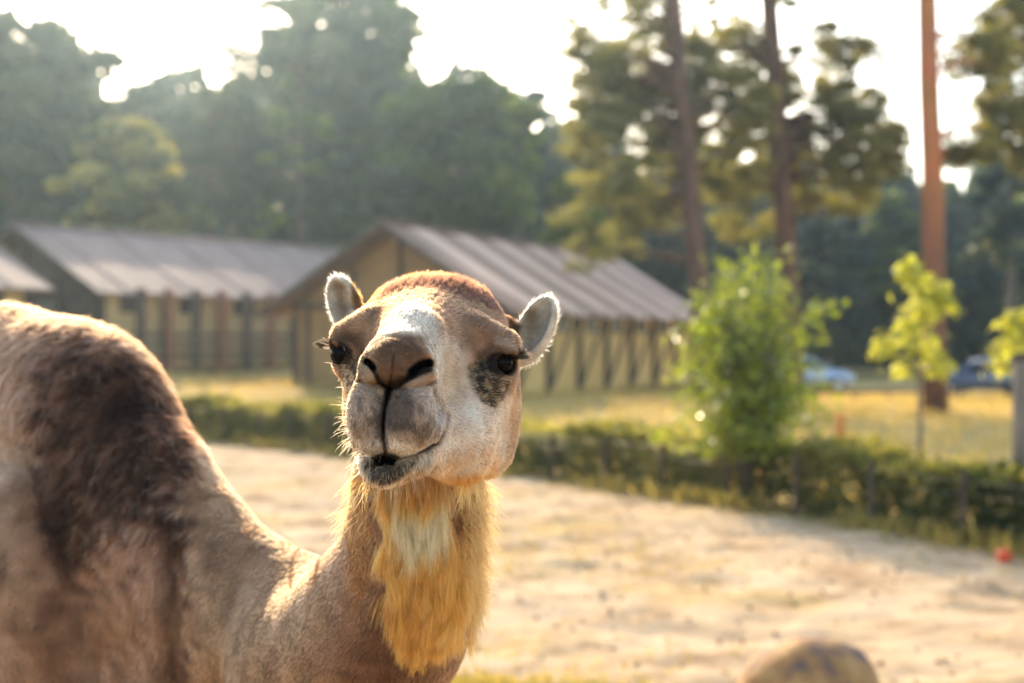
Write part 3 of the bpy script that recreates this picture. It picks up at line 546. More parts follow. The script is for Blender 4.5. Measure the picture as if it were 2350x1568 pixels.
# ================================================================ the camel
rng = np.random.default_rng(7)
def smin(a, b, k):
    h = np.clip(.5+.5*(b-a)/k, 0, 1); return b+(a-b)*h-k*h*(1-h)
def smax(a, b, k): return -smin(-a, -b, k)
def rcone(p, a, b, ra, rb):
    ba = b-a; q = p-a; t = np.clip(q@ba/(ba@ba), 0, 1)
    return np.sqrt(((q-t[:, None]*ba)**2).sum(1))-(ra+t*(rb-ra))
def ell(p, c, r, M=None):
    q = p-c
    if M is not None: q = q@M
    r = np.asarray(r, np.float32); a = q/r; k0 = np.sqrt((a*a).sum(1)); k1 = np.sqrt(((a/r)**2).sum(1))+1e-9
    return k0*(k0-1)/k1
def frame(ax, up):
    "columns: side, axis, up  (local x, y, z)"
    y = np.array(ax, float); y /= np.linalg.norm(y); z = np.array(up, float); z -= y*(z@y); z /= np.linalg.norm(z)
    return np.stack([np.cross(y, z), y, z], 1)
def pline(cx, cy, pts):
    "distance in crop pixels to a polyline"
    d = np.full(cx.shape, 1e9)
    for (x0, y0), (x1, y1) in zip(pts[:-1], pts[1:]):
        bx, by = x1-x0, y1-y0; t = np.clip(((cx-x0)*bx+(cy-y0)*by)/(bx*bx+by*by), 0, 1)
        d = np.minimum(d, np.hypot(cx-x0-t*bx, cy-y0-t*by))
    return d
def to_c(p):
    u = p[:, 0]/p[:, 1]*F+1175; v = (H-p[:, 2])/p[:, 1]*F+784
    return (u/.61198-1150)*1.704, (v/.61198-980)*1.704
def to_u(p): return p[:, 0]/p[:, 1]*F+1175, (H-p[:, 2])/p[:, 1]*F+784
def sstep(x, a, b):
    t = np.clip((x-a)/(b-a), 0, 1); return t*t*(3-2*t)

EYE_R, EYE_L = C(1236, 652, 2.131), C(236, 592, 2.168)
EN_R, EN_L = np.array([.55, -.83, .03]), np.array([-.62, -.78, .03])
EN_R /= np.linalg.norm(EN_R); EN_L /= np.linalg.norm(EN_L)
# body frame: the trunk runs to the left and away
B0 = P(600, 1476, 2.80); BD = np.array([-.745, .667, 0]); BL = np.array([.667, .745, 0])
def squash(p, s):
    wv = (p-B0)@BL; return p+np.outer(wv/s-wv, BL)
def trunk(p):
    q = squash(p, .62)
    c = lambda u, v, D, r: (P(u, v, D), r)
    def chain(pts, k, d=None, pp=q):
        for (a, ra), (b, rb) in zip(pts[:-1], pts[1:]):
            e = rcone(pp, a, b, ra, rb); d = e if d is None else smin(d, e, k)
        return d
    # lower neck into the shoulders, measured along the top contour of the photo; the centres lie in the mid plane
    def onplane(u, v):
        dx = (u-1175)/F; D = (B0@BL)/(dx*BL[0]+BL[1]); return P(u, v, D), D
    def cont(u, v, nx, r):
        D = onplane(u, v)[1]; ny = -math.sqrt(1-nx*nx); k = r*F/D
        return onplane(u-nx*.87*k, v-ny*k)[0], r
    d = chain([cont(735, 1285, .05, .15), cont(660, 1238, .60, .20), cont(600, 1168, .78, .24), cont(540, 1082, .84, .27), cont(480, 1000, .86, .30),
               cont(428, 912, .85, .31), cont(385, 838, .74, .30), cont(300, 778, .45, .32), cont(200, 738, .25, .34), cont(60, 708, .16, .36), cont(-140, 692, 0, .37), cont(-420, 740, -.35, .33), cont(-640, 850, -.5, .28)], .035)
    b1, _ = onplane(150, 1480); b2 = b1+BD*.95+np.array([0, 0, .05])
    q2 = squash(p, .78)
    d = smin(d, rcone(q2, b1, b2, .40, .40), .10)
    d = smin(d, rcone(q2, b2, b2+BD*.30+np.array([0, 0, -.08]), .38, .28), .10)
    # chest pad
    ch, _ = onplane(470, 1640)
    d = smin(d, rcone(q2, ch, b1+np.array([0, 0, -.15]), .17, .25), .1)
    # legs
    gz = lambda pt, z: np.array([pt[0], pt[1], z])
    for s in (-1, 1):
        sh = b1+BL*s*.20-BD*.10+np.array([0, 0, -.02])
        sb = sh-BD*.05+np.array([0, 0, .28])+BL*s*.02
        d = smin(d, ell(p, (sh+sb)/2, (.12, .20, .30), frame(BD, (0, 0, 1))), .07)
        el = gz(sh+BD*.04, .86); kn = gz(sh-BD*.03-BL*s*.03, .46); an = gz(sh-BD*.02-BL*s*.04, .13)
        d = smin(d, rcone(p, sh, el, .17, .10), .08); d = smin(d, rcone(p, el, kn, .10, .062), .04)
        d = smin(d, rcone(p, kn, an, .06, .045), .03); d = smin(d, ell(p, gz(an-BD*.04, .045), (.085, .11, .05), frame(BD, (0, 0, 1))), .05)
        hp = b2+BD*.22+BL*s*.17+np.array([0, 0, -.08])
        st = gz(hp-BD*.14, .92); hk = gz(hp+BD*.16-BL*s*.03, .55); fe = gz(hp+BD*.10-BL*s*.03, .12)
        d = smin(d, rcone(p, hp, st, .21, .12), .08); d = smin(d, rcone(p, st, hk, .12, .06), .05)
        d = smin(d, rcone(p, hk, fe, .055, .042), .03); d = smin(d, ell(p, gz(fe-BD*.04, .045), (.08, .105, .05), frame(BD, (0, 0, 1))), .05)
    tl = b2+BD*.52+np.array([0, 0, .05])
    d = smin(d, rcone(p, tl, tl+BD*.10+np.array([0, 0, -.55]), .035, .02), .05)
    # crease between neck and shoulder
    u, v = to_u(p); s = np.abs(u-(398+.02*(v-1300)))
    d = d+.030*np.exp(-(s/26)**2)*sstep(v, 1130, 1330)*(((p-B0)@BL) < 0)
    return d
def upper_neck(p):
    pts = [(1000, 880, 2.36, .088), (960, 1080, 2.37, .087), (952, 1200, 2.395, .088), (934, 1310, 2.43, .100), (876, 1430, 2.50, .137), (800, 1525, 2.58, .150), (720, 1530, 2.67, .17)]
    d = None
    for a, b in zip(pts[:-1], pts[1:]):
        e = rcone(p, P(*a[:3]), P(*b[:3]), a[3], b[3]); d = e if d is None else smin(d, e, .075)
    return d
def head(p):
    x = lambda cx, cy, D: C(cx, cy, D)
    I = np.eye(3)
    # skull and face
    d = ell(p, x(820, 440, 2.27), (.113, .125, .084))
    d = smin(d, ell(p, x(760, 520, 2.20), (.118, .10, .075)), .05)
    d = smin(d, rcone(p, x(745, 470, 2.14), x(678, 500, 2.005), .058, .0425), .035)
    d = smin(d, rcone(p, x(678, 500, 2.005), x(618, 620, 1.937), .0425, .0435), .02)
    d = smin(d, ell(p, x(760, 780, 2.14), (.085, .13, .10)), .05)
    d = smin(d, ell(p, x(622, 860, 1.985), (.0525, .085, .085)), .03)
    # brows and orbits
    d = smin(d, rcone(p, x(1090, 440, 2.13), x(1262, 530, 2.125), .024, .024), .022)
    d = smin(d, rcone(p, x(400, 400, 2.16), x(240, 475, 2.165), .024, .021), .022)
    d = smin(d, ell(p, EYE_R+EN_R*.001+np.array([-.004, .006, 0]), (.030, .030, .032)), .018)
    d = smin(d, ell(p, EYE_L+EN_L*.001+np.array([.006, .006, 0]), (.027, .028, .031)), .018)
    d = smin(d, ell(p, x(1060, 760, 2.16), (.06, .07, .05)), .03)
    d = smin(d, ell(p, x(400, 740, 2.19), (.038, .06, .05)), .03)
    # cheeks and lower jaw
    for a, b, ra, rb in (((1165, 770, 2.20), (1165, 1000, 2.185), .044, .040), ((1165, 1000, 2.185), (1140, 1200, 2.17), .040, .0345),
                         ((1140, 1200, 2.17), (1000, 1262, 2.06), .0345, .0275), ((1000, 1262, 2.06), (800, 1240, 1.99), .0275, .024),
                         ((1060, 900, 2.12), (960, 1110, 2.06), .050, .034),
                         ((420, 780, 2.24), (425, 1000, 2.21), .040, .036), ((425, 1000, 2.21), (470, 1180, 2.17), .036, .032),
                         ((470, 1180, 2.17), (480, 1260, 2.02), .030, .028), ((440, 850, 2.13), (420, 1050, 2.03), .040, .030)):
        d = smin(d, rcone(p, x(*a), x(*b), ra, rb), .035)
    d = smin(d, ell(p, x(800, 1075, 2.12), (.085, .14, .058)), .04)
    # nose pad and wings
    d = smin(d, ell(p, x(560, 655, 1.925), (.042, .058, .034)), .02)
    d = smin(d, ell(p, x(400, 725, 1.915), (.0150, .030, .0185)), .012)
    d = smin(d, rcone(p, x(655, 775, 1.895), x(775, 725, 1.905), .0105, .0130), .010)
    d = smin(d, rcone(p, x(420, 640, 1.905), x(560, 590, 1.893), .014, .014), .012)
    d = smin(d, rcone(p, x(560, 590, 1.893), x(745, 610, 1.905), .016, .013), .012)
    # upper lip: two lobes
    d = smin(d, ell(p, x(655, 1000, 1.905), (.0365, .046, .054), frame((.25, -1, 0), (.08, 0, 1))), .012)
    d = smin(d, ell(p, x(395, 990, 1.915), (.0265, .046, .053), frame((-.25, -1, 0), (-.06, 0, 1))), .012)
    d = smin(d, rcone(p, x(590, 1160, 1.895), x(770, 1090, 1.935), .0195, .017), .014)
    d = smin(d, rcone(p, x(770, 1090, 1.935), x(880, 1000, 2.015), .017, .014), .018)
    d = smin(d, rcone(p, x(430, 1155, 1.90), x(330, 1090, 1.935), .0190, .014), .014)
    # lower lip and chin
    d = smin(d, ell(p, x(548, 1285, 1.935), (.0455, .052, .0255), frame((0.05, -1, 0), (.03, 0, 1))), .012)
    d = smin(d, ell(p, x(492, 1365, 1.925), (.024, .036, .0145)), .018)
    d = smin(d, rcone(p, x(700, 1245, 1.945), x(860, 1170, 2.02), .022, .018), .02)
    # ears
    fr = frame((.45, .15, 1), (-.25, -1, .10))      # axis along the ear, local z is the hollow's facing
    e = ell(p, x(1458, 445, 2.30), (.030, .0615, .0170), fr)
    e = smax(e, -ell(p, x(1455, 425, 2.30)+fr[:, 2]*.019+fr[:, 1]*.004, (.0238, .053, .029), fr), .004)
    e = smin(e, rcone(p, x(1345, 560, 2.305), x(1230, 500, 2.30), .020, .040), .02)
    d = smin(d, e, .012)
    fl = frame((-.36, .12, 1), (-.30, -1, .10))
    e = ell(p, x(246, 285, 2.335), (.0285, .053, .0160), fl)
    e = smax(e, -ell(p, x(242, 288, 2.335)+fl[:, 2]*.0185+fl[:, 1]*.003-fl[:, 0]*.002, (.0228, .047, .027), fl), .004)
    e = smin(e, rcone(p, x(300, 400, 2.335), x(420, 430, 2.32), .020, .040), .02)
    d = smin(d, e, .012)
    # upper lids
    d = smin(d, rcone(p, EYE_R+np.array([-.016, -.012, .0165]), EYE_R+np.array([.012, -.013, .0150]), .0060, .0055), .006)
    d = smin(d, rcone(p, EYE_L+np.array([.012, -.015, .0165]), EYE_L+np.array([-.012, -.012, .0150]), .0055, .0050), .006)
    # creases, seen-from-front features are cut along the depth axis only through the front of the muzzle
    cx, cy = to_c(p); D = p[:, 1]
    fm = sstep(D, 1.99, 1.94)
    phil = pline(cx, cy, [(527, 815), (512, 880), (498, 960), (490, 1050), (492, 1140), (505, 1215)])
    d = d+.0085*np.exp(-(phil/16)**2)*fm
    wing = pline(cx, cy, [(527, 815), (470, 780), (400, 790), (345, 770)]); d = d+.0055*np.exp(-(wing/17)**2)*fm
    wing = pline(cx, cy, [(527, 815), (590, 800), (650, 812), (740, 800), (810, 770)]); d = d+.0060*np.exp(-(wing/17)**2)*fm
    mid = pline(cx, cy, [(555, 600), (545, 700), (528, 815)]); d = d+.0022*np.exp(-(mid/11)**2)*fm
    lip = pline(cx, cy, [(318, 1195), (380, 1245), (430, 1262), (505, 1232), (580, 1258), (690, 1235), (820, 1165)])
    fl2 = sstep(D, 2.06, 1.99)
    d = d+.010*np.exp(-(lip/12)**2)*fl2
    lip = pline(cx, cy, [(835, 1155), (875, 1090), (895, 1030), (898, 970)]); d = d+.004*np.exp(-(lip/14)**2)*fl2
    hole = pline(cx, cy, [(450, 1278), (500, 1262), (552, 1274)]); d = d+.05*np.exp(-(hole/32)**2)*sstep(D, 1.96, 1.92)
    # nostrils
    nr = pline(cx, cy, [(672, 708), (700, 683), (740, 660), (776, 652)])
    d = d+.036*np.exp(-(nr/21)**2)*sstep(D, 1.950, 1.925)
    nr2 = pline(cx, cy, [(655, 740), (600, 770), (550, 790)]); d = d+.010*np.exp(-(nr2/24)**2)*fm
    nl = pline(cx, cy, [(386, 642), (406, 654), (428, 682)])
    d = d+.026*np.exp(-(nl/15)**2)*sstep(D, 1.922, 1.902)
    nl2 = pline(cx, cy, [(432, 690), (455, 750), (500, 785)]); d = d+.005*np.exp(-(nl2/15)**2)*fm
    # hollow in front of the eyes
    t1 = pline(cx, cy, [(1120, 640), (1060, 700)]); d = d+.006*np.exp(-(t1/45)**2)*sstep(D, 2.2, 2.1)
    # eye openings
    for ey, en, rx, rz in ((EYE_R, EN_R, .0225, .0180), (EYE_L, EN_L, .0205, .0178)):
        Mf = frame(en, (0, 0, 1)); d = smax(d, -ell(p, ey+en*.018-Mf[:, 2]*.0015, (rx, .030, rz), Mf), .003)
        d = smax(d, -(np.sqrt(((p-ey)**2).sum(1))-.0200), .002)
    return d
def camel_sdf(p):
    d = smin(trunk(p), upper_neck(p), .06)
    hd = np.full(len(p), 9.)
    m = (p[:, 1] < 2.62) & (p[:, 2] > 1.5) & (p[:, 0] > -.45)
    if m.any(): hd[m] = head(p[m])
    return smin(d, hd, .035)
def axis(lo, hi, f0, f1, fine, coarse):
    a = [lo]; x = lo
    while x < hi:
        g = min(abs(x-f0), abs(x-f1)) if not f0 <= x <= f1 else 0
        x += min(coarse, fine+g*.12); a.append(x)
    return np.array(a, np.float32)
HEADBOX = ((-.33, .075), (1.83, 2.42), (1.62, 1.985))
def surface_nets(f, X, Y, Z, B=8):
    nx, ny, nz = (-(-len(a)//B)*B for a in (X, Y, Z))
    ext = lambda a, n: np.concatenate([a, a[-1]+np.arange(1, n-len(a)+1)*.02]).astype(np.float32)
    X, Y, Z = ext(X, nx), ext(Y, ny), ext(Z, nz)
    D = np.full((nx, ny, nz), 1., np.float32)
    def mid(a): s = a.reshape(-1, B); return (s[:, 0]+s[:, -1])/2, (s[:, -1]-s[:, 0])/2+.02
    mx, hx = mid(X); my, hy = mid(Y); mz, hz = mid(Z)
    G = np.stack(np.meshgrid(mx, my, mz, indexing='ij'), -1).reshape(-1, 3)
    Hh = np.stack(np.meshgrid(hx, hy, hz, indexing='ij'), -1).reshape(-1, 3)
    dc = np.concatenate([f(g) for g in np.array_split(G, 8)])
    act = np.abs(dc) < np.linalg.norm(Hh, axis=1)*1.35+.02
    idx = np.stack(np.unravel_index(np.arange(len(G)), (len(mx), len(my), len(mz))), 1)
    Db = D.reshape(len(mx), B, len(my), B, len(mz), B)
    ins = (~act) & (dc < 0)
    for i, j, k in idx[ins]: Db[i, :, j, :, k, :] = -1
    A = idx[act]
    xs, ys, zs = X.reshape(-1, B), Y.reshape(-1, B), Z.reshape(-1, B)
    for c in np.array_split(np.arange(len(A)), max(1, len(A)//300)):
        a = A[c]
        px = np.broadcast_to(xs[a[:, 0]][:, :, None, None], (len(c), B, B, B)); py = np.broadcast_to(ys[a[:, 1]][:, None, :, None], (len(c), B, B, B)); pz = np.broadcast_to(zs[a[:, 2]][:, None, None, :], (len(c), B, B, B))
        v = f(np.stack([px.ravel(), py.ravel(), pz.ravel()], 1).astype(np.float64)).reshape(len(c), B, B, B)
        Db[a[:, 0], :, a[:, 1], :, a[:, 2], :] = v
    S = D < 0
    cnt = np.zeros((nx-1, ny-1, nz-1), np.uint8)
    for i in (0, 1):
        for j in (0, 1):
            for k in (0, 1): cnt += S[i:nx-1+i, j:ny-1+j, k:nz-1+k]
    cells = np.argwhere((cnt > 0) & (cnt < 8)); n = len(cells)
    acc = np.zeros((n, 3)); num = np.zeros(n); ci, cj, ck = cells.T
    cor = [(i, j, k) for i in (0, 1) for j in (0, 1) for k in (0, 1)]
    for a in range(8):
        for b in range(a+1, 8):
            if sum(abs(s-t) for s, t in zip(cor[a], cor[b])) != 1: continue
            (i0, j0, k0), (i1, j1, k1) = cor[a], cor[b]
            v0 = D[ci+i0, cj+j0, ck+k0]; v1 = D[ci+i1, cj+j1, ck+k1]; m = (v0 < 0) != (v1 < 0)
            t = (v0/np.where(v0 == v1, 1, v0-v1))[m][:, None]
            p0 = np.stack([X[ci+i0], Y[cj+j0], Z[ck+k0]], 1)[m]; p1 = np.stack([X[ci+i1], Y[cj+j1], Z[ck+k1]], 1)[m]
            acc[m] += p0+(p1-p0)*t; num[m] += 1
    V = acc/num[:, None]
    ids = np.full(cnt.shape, -1, np.int32); ids[ci, cj, ck] = np.arange(n)
    Q = []
    for ax in range(3):
        sl0 = [slice(None)]*3; sl1 = [slice(None)]*3; sl0[ax] = slice(0, -1); sl1[ax] = slice(1, None)
        e = S[tuple(sl0)] != S[tuple(sl1)]; E = np.argwhere(e); o1, o2 = [(1, 2), (2, 0), (0, 1)][ax]
        E = E[(E[:, o1] > 0) & (E[:, o2] > 0) & (E[:, o1] < cnt.shape[o1]) & (E[:, o2] < cnt.shape[o2])]
        def g(d1, d2):
            t = E.copy(); t[:, o1] += d1; t[:, o2] += d2; return ids[t[:, 0], t[:, 1], t[:, 2]]
        q = np.stack([g(-1, -1), g(0, -1), g(0, 0), g(-1, 0)], 1)
        fl = S[E[:, 0], E[:, 1], E[:, 2]]; q[~fl] = q[~fl][:, ::-1]; Q.append(q[(q >= 0).all(1)])
    return V, np.concatenate(Q)
X = axis(-2.55, .20, *HEADBOX[0], .0030, .018); Y = axis(1.80, 4.75, *HEADBOX[1], .0030, .018); Z = axis(-.02, 2.04, *HEADBOX[2], .0030, .018)
CV, CQ = surface_nets(camel_sdf, X, Y, Z)
# ---------------------------------------------------------------- coat: colour pattern and fur
_nr = np.random.default_rng(3)
def noise(p, scale, seed=0, stretch=(1, 1, 1)):
    g = np.random.default_rng(seed); q = p/np.array(stretch); v = 0
    for i in range(7):
        k = g.normal(size=3); k *= (.6+.9*g.random())/np.linalg.norm(k)*6.283/scale
        v = v+np.sin(q@k+g.random()*6.283)
    return v/2.2
def inpoly(x, y, pts):
    r = np.zeros(x.shape, bool); n = len(pts)
    for i in range(n):
        (x0, y0), (x1, y1) = pts[i], pts[(i+1) % n]
        if y0 == y1: continue
        r ^= ((y0 > y) != (y1 > y)) & (x < (x1-x0)*(y-y0)/(y1-y0)+x0)
    return r
def soft(x, y, pts, w):
    "1 inside the polygon, falling to 0 over w outside and inside the outline"
    d = pline(x, y, list(pts)+[pts[0]]); i = inpoly(x, y, pts); return sstep(np.where(i, d, -d), -w, w)
BEARD = [(890, 1085), (1022, 1085), (1030, 1180), (1042, 1250), (1074, 1300), (1066, 1390), (1040, 1450), (1000, 1500), (968, 1518), (930, 1480), (905, 1400), (893, 1250), (884, 1160)]
def coat(p):
    "colour of the coat at points of the skin, some light and shade painted in"
    cx, cy = to_c(p); u, v = to_u(p); D = p[:, 1]; n1 = noise(p, .05, 1); n2 = noise(p, .018, 2); n3 = noise(p, .12, 5); ns = noise(p, .05, 9, (1, 1, 3.5))
    c = np.empty((len(p), 3)); c[:] = (.425, .295, .215)
    def over(m, col, k=1.0):
        m = np.clip(m*k, 0, 1)[:, None]; c[:] = c*(1-m)+np.array(col)*m
    # trunk
    over(soft(u, v, [(-400, 900), (60, 960), (110, 1100), (90, 1300), (60, 1650), (-400, 1650)], 60), (.53, .375, .265), .8)
    over(soft(u, v, [(420, 1050), (560, 1130), (700, 1290), (760, 1320), (700, 1650), (440, 1650), (425, 1300)], 40), (.45, .32, .215), .9)
    over(sstep(ns, .1, .9)*sstep(v, 1100, 1200)*(D > 2.4), (.30, .195, .135), .5)
    dk = soft(u+26*n1+14*n2, v+40*n1+20*n2, [(115, 800), (240, 790), (350, 830), (410, 920), (425, 1010), (415, 1150), (390, 1230), (300, 1185), (235, 1290), (170, 1340), (110, 1250), (82, 1080), (92, 900)], 34)
    over(dk*(D > 2.55), (.105, .070, .052), .93)
    over(dk*(D > 2.55)*sstep(ns+.5*n2, .0, .9), (.27, .17, .115), .75)
    over(soft(u, v, [(-300, 650), (90, 700), (250, 730), (380, 800), (430, 900), (385, 850), (250, 760), (90, 735), (-300, 700)], 14)*(D > 2.55), (.44, .30, .20), .7)  # sunlit rim of the hump crest, painted tan into the coat
    over(soft(u+12*n1, v, [(385, 1180), (425, 1200), (440, 1650), (385, 1650)], 18)*(D > 2.55), (.16, .10, .07), .8)  # shade in the neck and shoulder crease, painted into the coat
    over(soft(u, v, [(250, 1230), (330, 1215), (370, 1290), (300, 1390), (200, 1400), (180, 1330)], 50)*(D > 2.55), (.45, .30, .22), .7)
    over(sstep(np.minimum(pline(u, v, [(682, 1262), (674, 1300), (671, 1345)]), pline(u, v, [(738, 1272), (730, 1300), (727, 1335)])), 6, 2)*(D > 2.4), (.08, .05, .035), .85)  # shade of the nape wrinkles drawn as dark coat lines, no grooves cut
    # neck
    nk = (v > 1090) & (D < 2.72) & (D > 2.2)
    over(nk*sstep(u, 740, 800), (.36, .235, .165), .9)
    over(nk*soft(u, v, [(840, 1440), (920, 1440), (1000, 1520), (960, 1600), (780, 1600), (800, 1500)], 40), (.205, .125, .085), .7)
    over(nk*soft(u, v, [(795, 1180), (815, 1150), (850, 1150), (850, 1330), (815, 1400), (800, 1330)], 14), (.42, .23, .10), .6)
    over(nk*soft(u, v, [(1040, 1120), (1075, 1120), (1060, 1230), (1035, 1230)], 12), (.20, .13, .085), .7)
    # head
    hd = (D < 2.42) & (cy < 1480)
    over(hd*1., (.42, .30, .215))
    over(hd*soft(cx, cy, [(880, 480), (1000, 560), (1090, 700), (1130, 880), (1260, 860), (1330, 900), (1330, 1250), (1180, 1390), (840, 1400), (800, 1250), (900, 1000), (860, 700)], 60), (.84, .72, .605), .95)
    over(hd*soft(cx, cy, [(900, 1220), (1150, 1160), (1260, 1230), (1190, 1400), (1010, 1420), (900, 1400)], 45)*sstep(n1, -1.2, .6), (.58, .375, .225), .7)
    over(hd*soft(cx, cy, [(1290, 880), (1370, 840), (1370, 1180), (1290, 1330), (1270, 1200)], 35), (.55, .36, .23), .7)
    over(hd*soft(cx, cy, [(1140, 1050), (1200, 1030), (1220, 1200), (1160, 1220)], 40), (.50, .35, .28), .5)
    over(hd*sstep(cy, 1335, 1395)*sstep(D, 1.99, 2.05), (.56, .32, .13), .85)
    # forehead and crown
    over(hd*soft(cx, cy, [(400, 330), (560, 245), (800, 255), (1050, 300), (1180, 380), (1000, 440), (800, 350), (560, 400), (380, 420)], 40)*sstep(D, 2.06, 2.10), (.34, .245, .18), .85)
    over(hd*soft(cx+14*n2, cy+16*n2, [(380, 290), (500, 240), (700, 215), (860, 235), (1080, 260), (1270, 360), (1330, 300), (1250, 0), (400, 0)], 22)*sstep(D, 2.12, 2.18), (.19, .122, .097), .95)
    over(hd*soft(cx, cy, [(340, 330), (420, 270), (520, 130), (440, 100), (330, 200)], 28)*sstep(D, 2.14, 2.2), (.55, .27, .075), .9)
    over(hd*soft(cx, cy, [(1180, 190), (1290, 320), (1350, 420), (1380, 350), (1300, 200)], 28)*sstep(D, 2.14, 2.2), (.52, .25, .07), .9)
    over(hd*soft(cx, cy, [(600, 40), (1150, 40), (1150, 120), (850, 105), (600, 130)], 18), (.50, .28, .13), .5)
    # nose bridge
    over(hd*soft(cx, cy, [(478, 500), (540, 370), (640, 290), (760, 290), (850, 400), (880, 560), (870, 900), (815, 960), (815, 640), (740, 480), (560, 460)], 22)*sstep(D, 2.12, 2.06), (.78, .71, .61), .95)
    over(hd*soft(cx, cy, [(880, 560), (990, 600), (1000, 900), (900, 960), (870, 900)], 40)*sstep(D, 2.2, 2.05), (.74, .62, .505), .7)
    # muzzle
    mz = hd*sstep(D, 2.04, 1.98)
    over(mz*soft(cx, cy, [(265, 830), (350, 780), (500, 830), (700, 810), (830, 800), (860, 950), (900, 1000), (830, 1150), (700, 1240), (500, 1230), (330, 1220), (265, 1100)], 16), (.54, .455, .385))
    over(mz*soft(cx, cy, [(515, 830), (640, 815), (690, 900), (680, 1060), (560, 1090), (505, 1060)], 35), (.19, .165, .148), .8)
    over(mz*soft(cx, cy, [(430, 1000), (490, 900), (490, 1120), (440, 1130)], 30), (.17, .15, .14), .75)
    over(mz*soft(cx, cy, [(660, 1060), (830, 1030), (850, 1110), (720, 1170)], 35), (.26, .225, .20), .6)
    over(mz*soft(cx, cy, [(300, 1130), (440, 1150), (500, 1160), (560, 1140), (720, 1180), (820, 1150), (700, 1250), (500, 1225), (400, 1265), (310, 1215)], 16), (.76, .70, .63), .85)
    over(mz*sstep(n2+.6*noise(p, .008, 11), .55, 1.1)*soft(cx, cy, [(290, 860), (480, 850), (830, 850), (860, 1130), (500, 1180), (300, 1150)], 30), (.20, .175, .155), .55)
    over(mz*soft(cx, cy, [(490, 530), (560, 475), (670, 485), (730, 550), (775, 625), (790, 690), (640, 760), (530, 815), (440, 740), (425, 650), (415, 600), (455, 560)], 18), (.235, .165, .12), .95)
    over(mz*soft(cx, cy, [(325, 700), (370, 600), (440, 690), (470, 770), (380, 790)], 10), (.60, .50, .40), .8)
    over(mz*soft(cx, cy, [(640, 775), (720, 735), (812, 690), (815, 750), (720, 800), (645, 808)], 9), (.50, .40, .32), .85)
    over(mz*soft(cx, cy, [(360, 560), (430, 530), (450, 580), (375, 620)], 14), (.48, .38, .29), .6)
    over(mz*sstep(pline(cx, cy, [(527, 815), (512, 880), (498, 960), (490, 1050)]), 17, 7), (.035, .03, .028), .95)
    over(mz*sstep(pline(cx, cy, [(490, 1050), (492, 1140), (503, 1210)]), 12, 4), (.06, .05, .045), .85)
    over(mz*soft(cx, cy, [(498, 800), (560, 800), (535, 880), (508, 930)], 12), (.05, .042, .04), .9)
    over(mz*soft(cx, cy, [(592, 795), (632, 772), (664, 690), (714, 648), (796, 652), (803, 705), (722, 735), (650, 770)], 9), (.045, .036, .032), .93)  # shade of the right nostril's hollow, put into the coat
    over(mz*sstep(pline(cx, cy, [(433, 700), (460, 772), (527, 815), (590, 795), (650, 745)]), 22, 8), (.05, .04, .036), .85)
    over(mz*sstep(pline(cx, cy, [(555, 600), (548, 700), (530, 800)]), 13, 4), (.08, .055, .045), .7)
    over(mz*sstep(pline(cx, cy, [(672, 708), (700, 683), (740, 660), (776, 652)]), 38, 22), (.015, .012, .011))  # darkness inside the nostrils painted in, left one on the next line
    over(mz*sstep(pline(cx, cy, [(386, 642), (406, 654), (428, 682)]), 27, 17), (.015, .012, .011))
    # lower lip
    ll = hd*sstep(D, 2.05, 1.99)*soft(cx, cy, [(315, 1215), (400, 1268), (505, 1240), (600, 1265), (720, 1235), (840, 1165), (800, 1260), (680, 1350), (540, 1450), (400, 1420), (330, 1310)], 9)
    over(ll, (.60, .54, .47)); over(ll*soft(cx, cy, [(345, 1260), (420, 1285), (505, 1250), (600, 1280), (740, 1245), (680, 1310), (590, 1385), (500, 1425), (410, 1390), (365, 1330)], 16), (.17, .15, .12), .95); over(ll*soft(cx, cy, [(365, 1310), (440, 1340), (505, 1335), (600, 1325), (690, 1290), (640, 1350), (560, 1410), (480, 1430), (405, 1392)], 22), (.055, .048, .042), .95)
    over(mz*soft(cx, cy, [(415, 1276), (460, 1252), (505, 1232), (550, 1256), (585, 1274), (545, 1304), (460, 1309)], 7), (.008, .006, .005))  # darkness of the open mouth painted as black
    # eyes
    for (ex, ey), s in (((1238, 652), 1), ((232, 592), -1)):
        X_ = (cx-ex)*s; Y_ = cy-ey
        over(hd*sstep(D, 2.30, 2.22)*sstep(np.hypot(X_/(1.25 if s > 0 else .8), Y_-6), 98, 62), (.045, .034, .028), .95)
        over(hd*sstep(D, 2.30, 2.22)*soft(X_, Y_, [(-150, -60), (-60, -130), (90, -110), (110, -50), (40, -80), (-60, -70), (-120, -10)], 30), (.16, .125, .10), .75)
    over(hd*sstep(D, 2.3, 2.2)*soft(cx, cy, [(1180, 480), (1310, 500), (1350, 580), (1290, 560), (1200, 540)], 18), (.52, .47, .42), .8)
    st = sstep(noise(p, .011, 21, (1, 1, 2.2))+.5*n2, -.2, .5)
    over(hd*sstep(D, 2.3, 2.2)*soft(cx, cy, [(1050, 650), (1120, 660), (1180, 740), (1300, 760), (1260, 850), (1200, 930), (1120, 900), (1050, 800), (1030, 720)], 26), (.30, .20, .10), .75)
    over(hd*st*sstep(D, 2.3, 2.2)*soft(cx, cy, [(1030, 660), (1120, 650), (1180, 740), (1300, 750), (1250, 840), (1200, 930), (1120, 900), (1050, 800)], 26), (.06, .045, .035), .85)
    over(hd*sstep(D, 2.3, 2.2)*soft(cx, cy, [(210, 680), (300, 620), (370, 560), (400, 600), (345, 720), (330, 800), (280, 850), (235, 780)], 22)*sstep(st, -.3, .8), (.13, .09, .055), .85)
    over(hd*sstep(D, 2.25, 2.18)*soft(cx, cy, [(250, 470), (380, 440), (390, 520), (320, 560)], 30), (.20, .15, .115), .6)
    # ears
    er = hd*sstep(D, 2.245, 2.26)
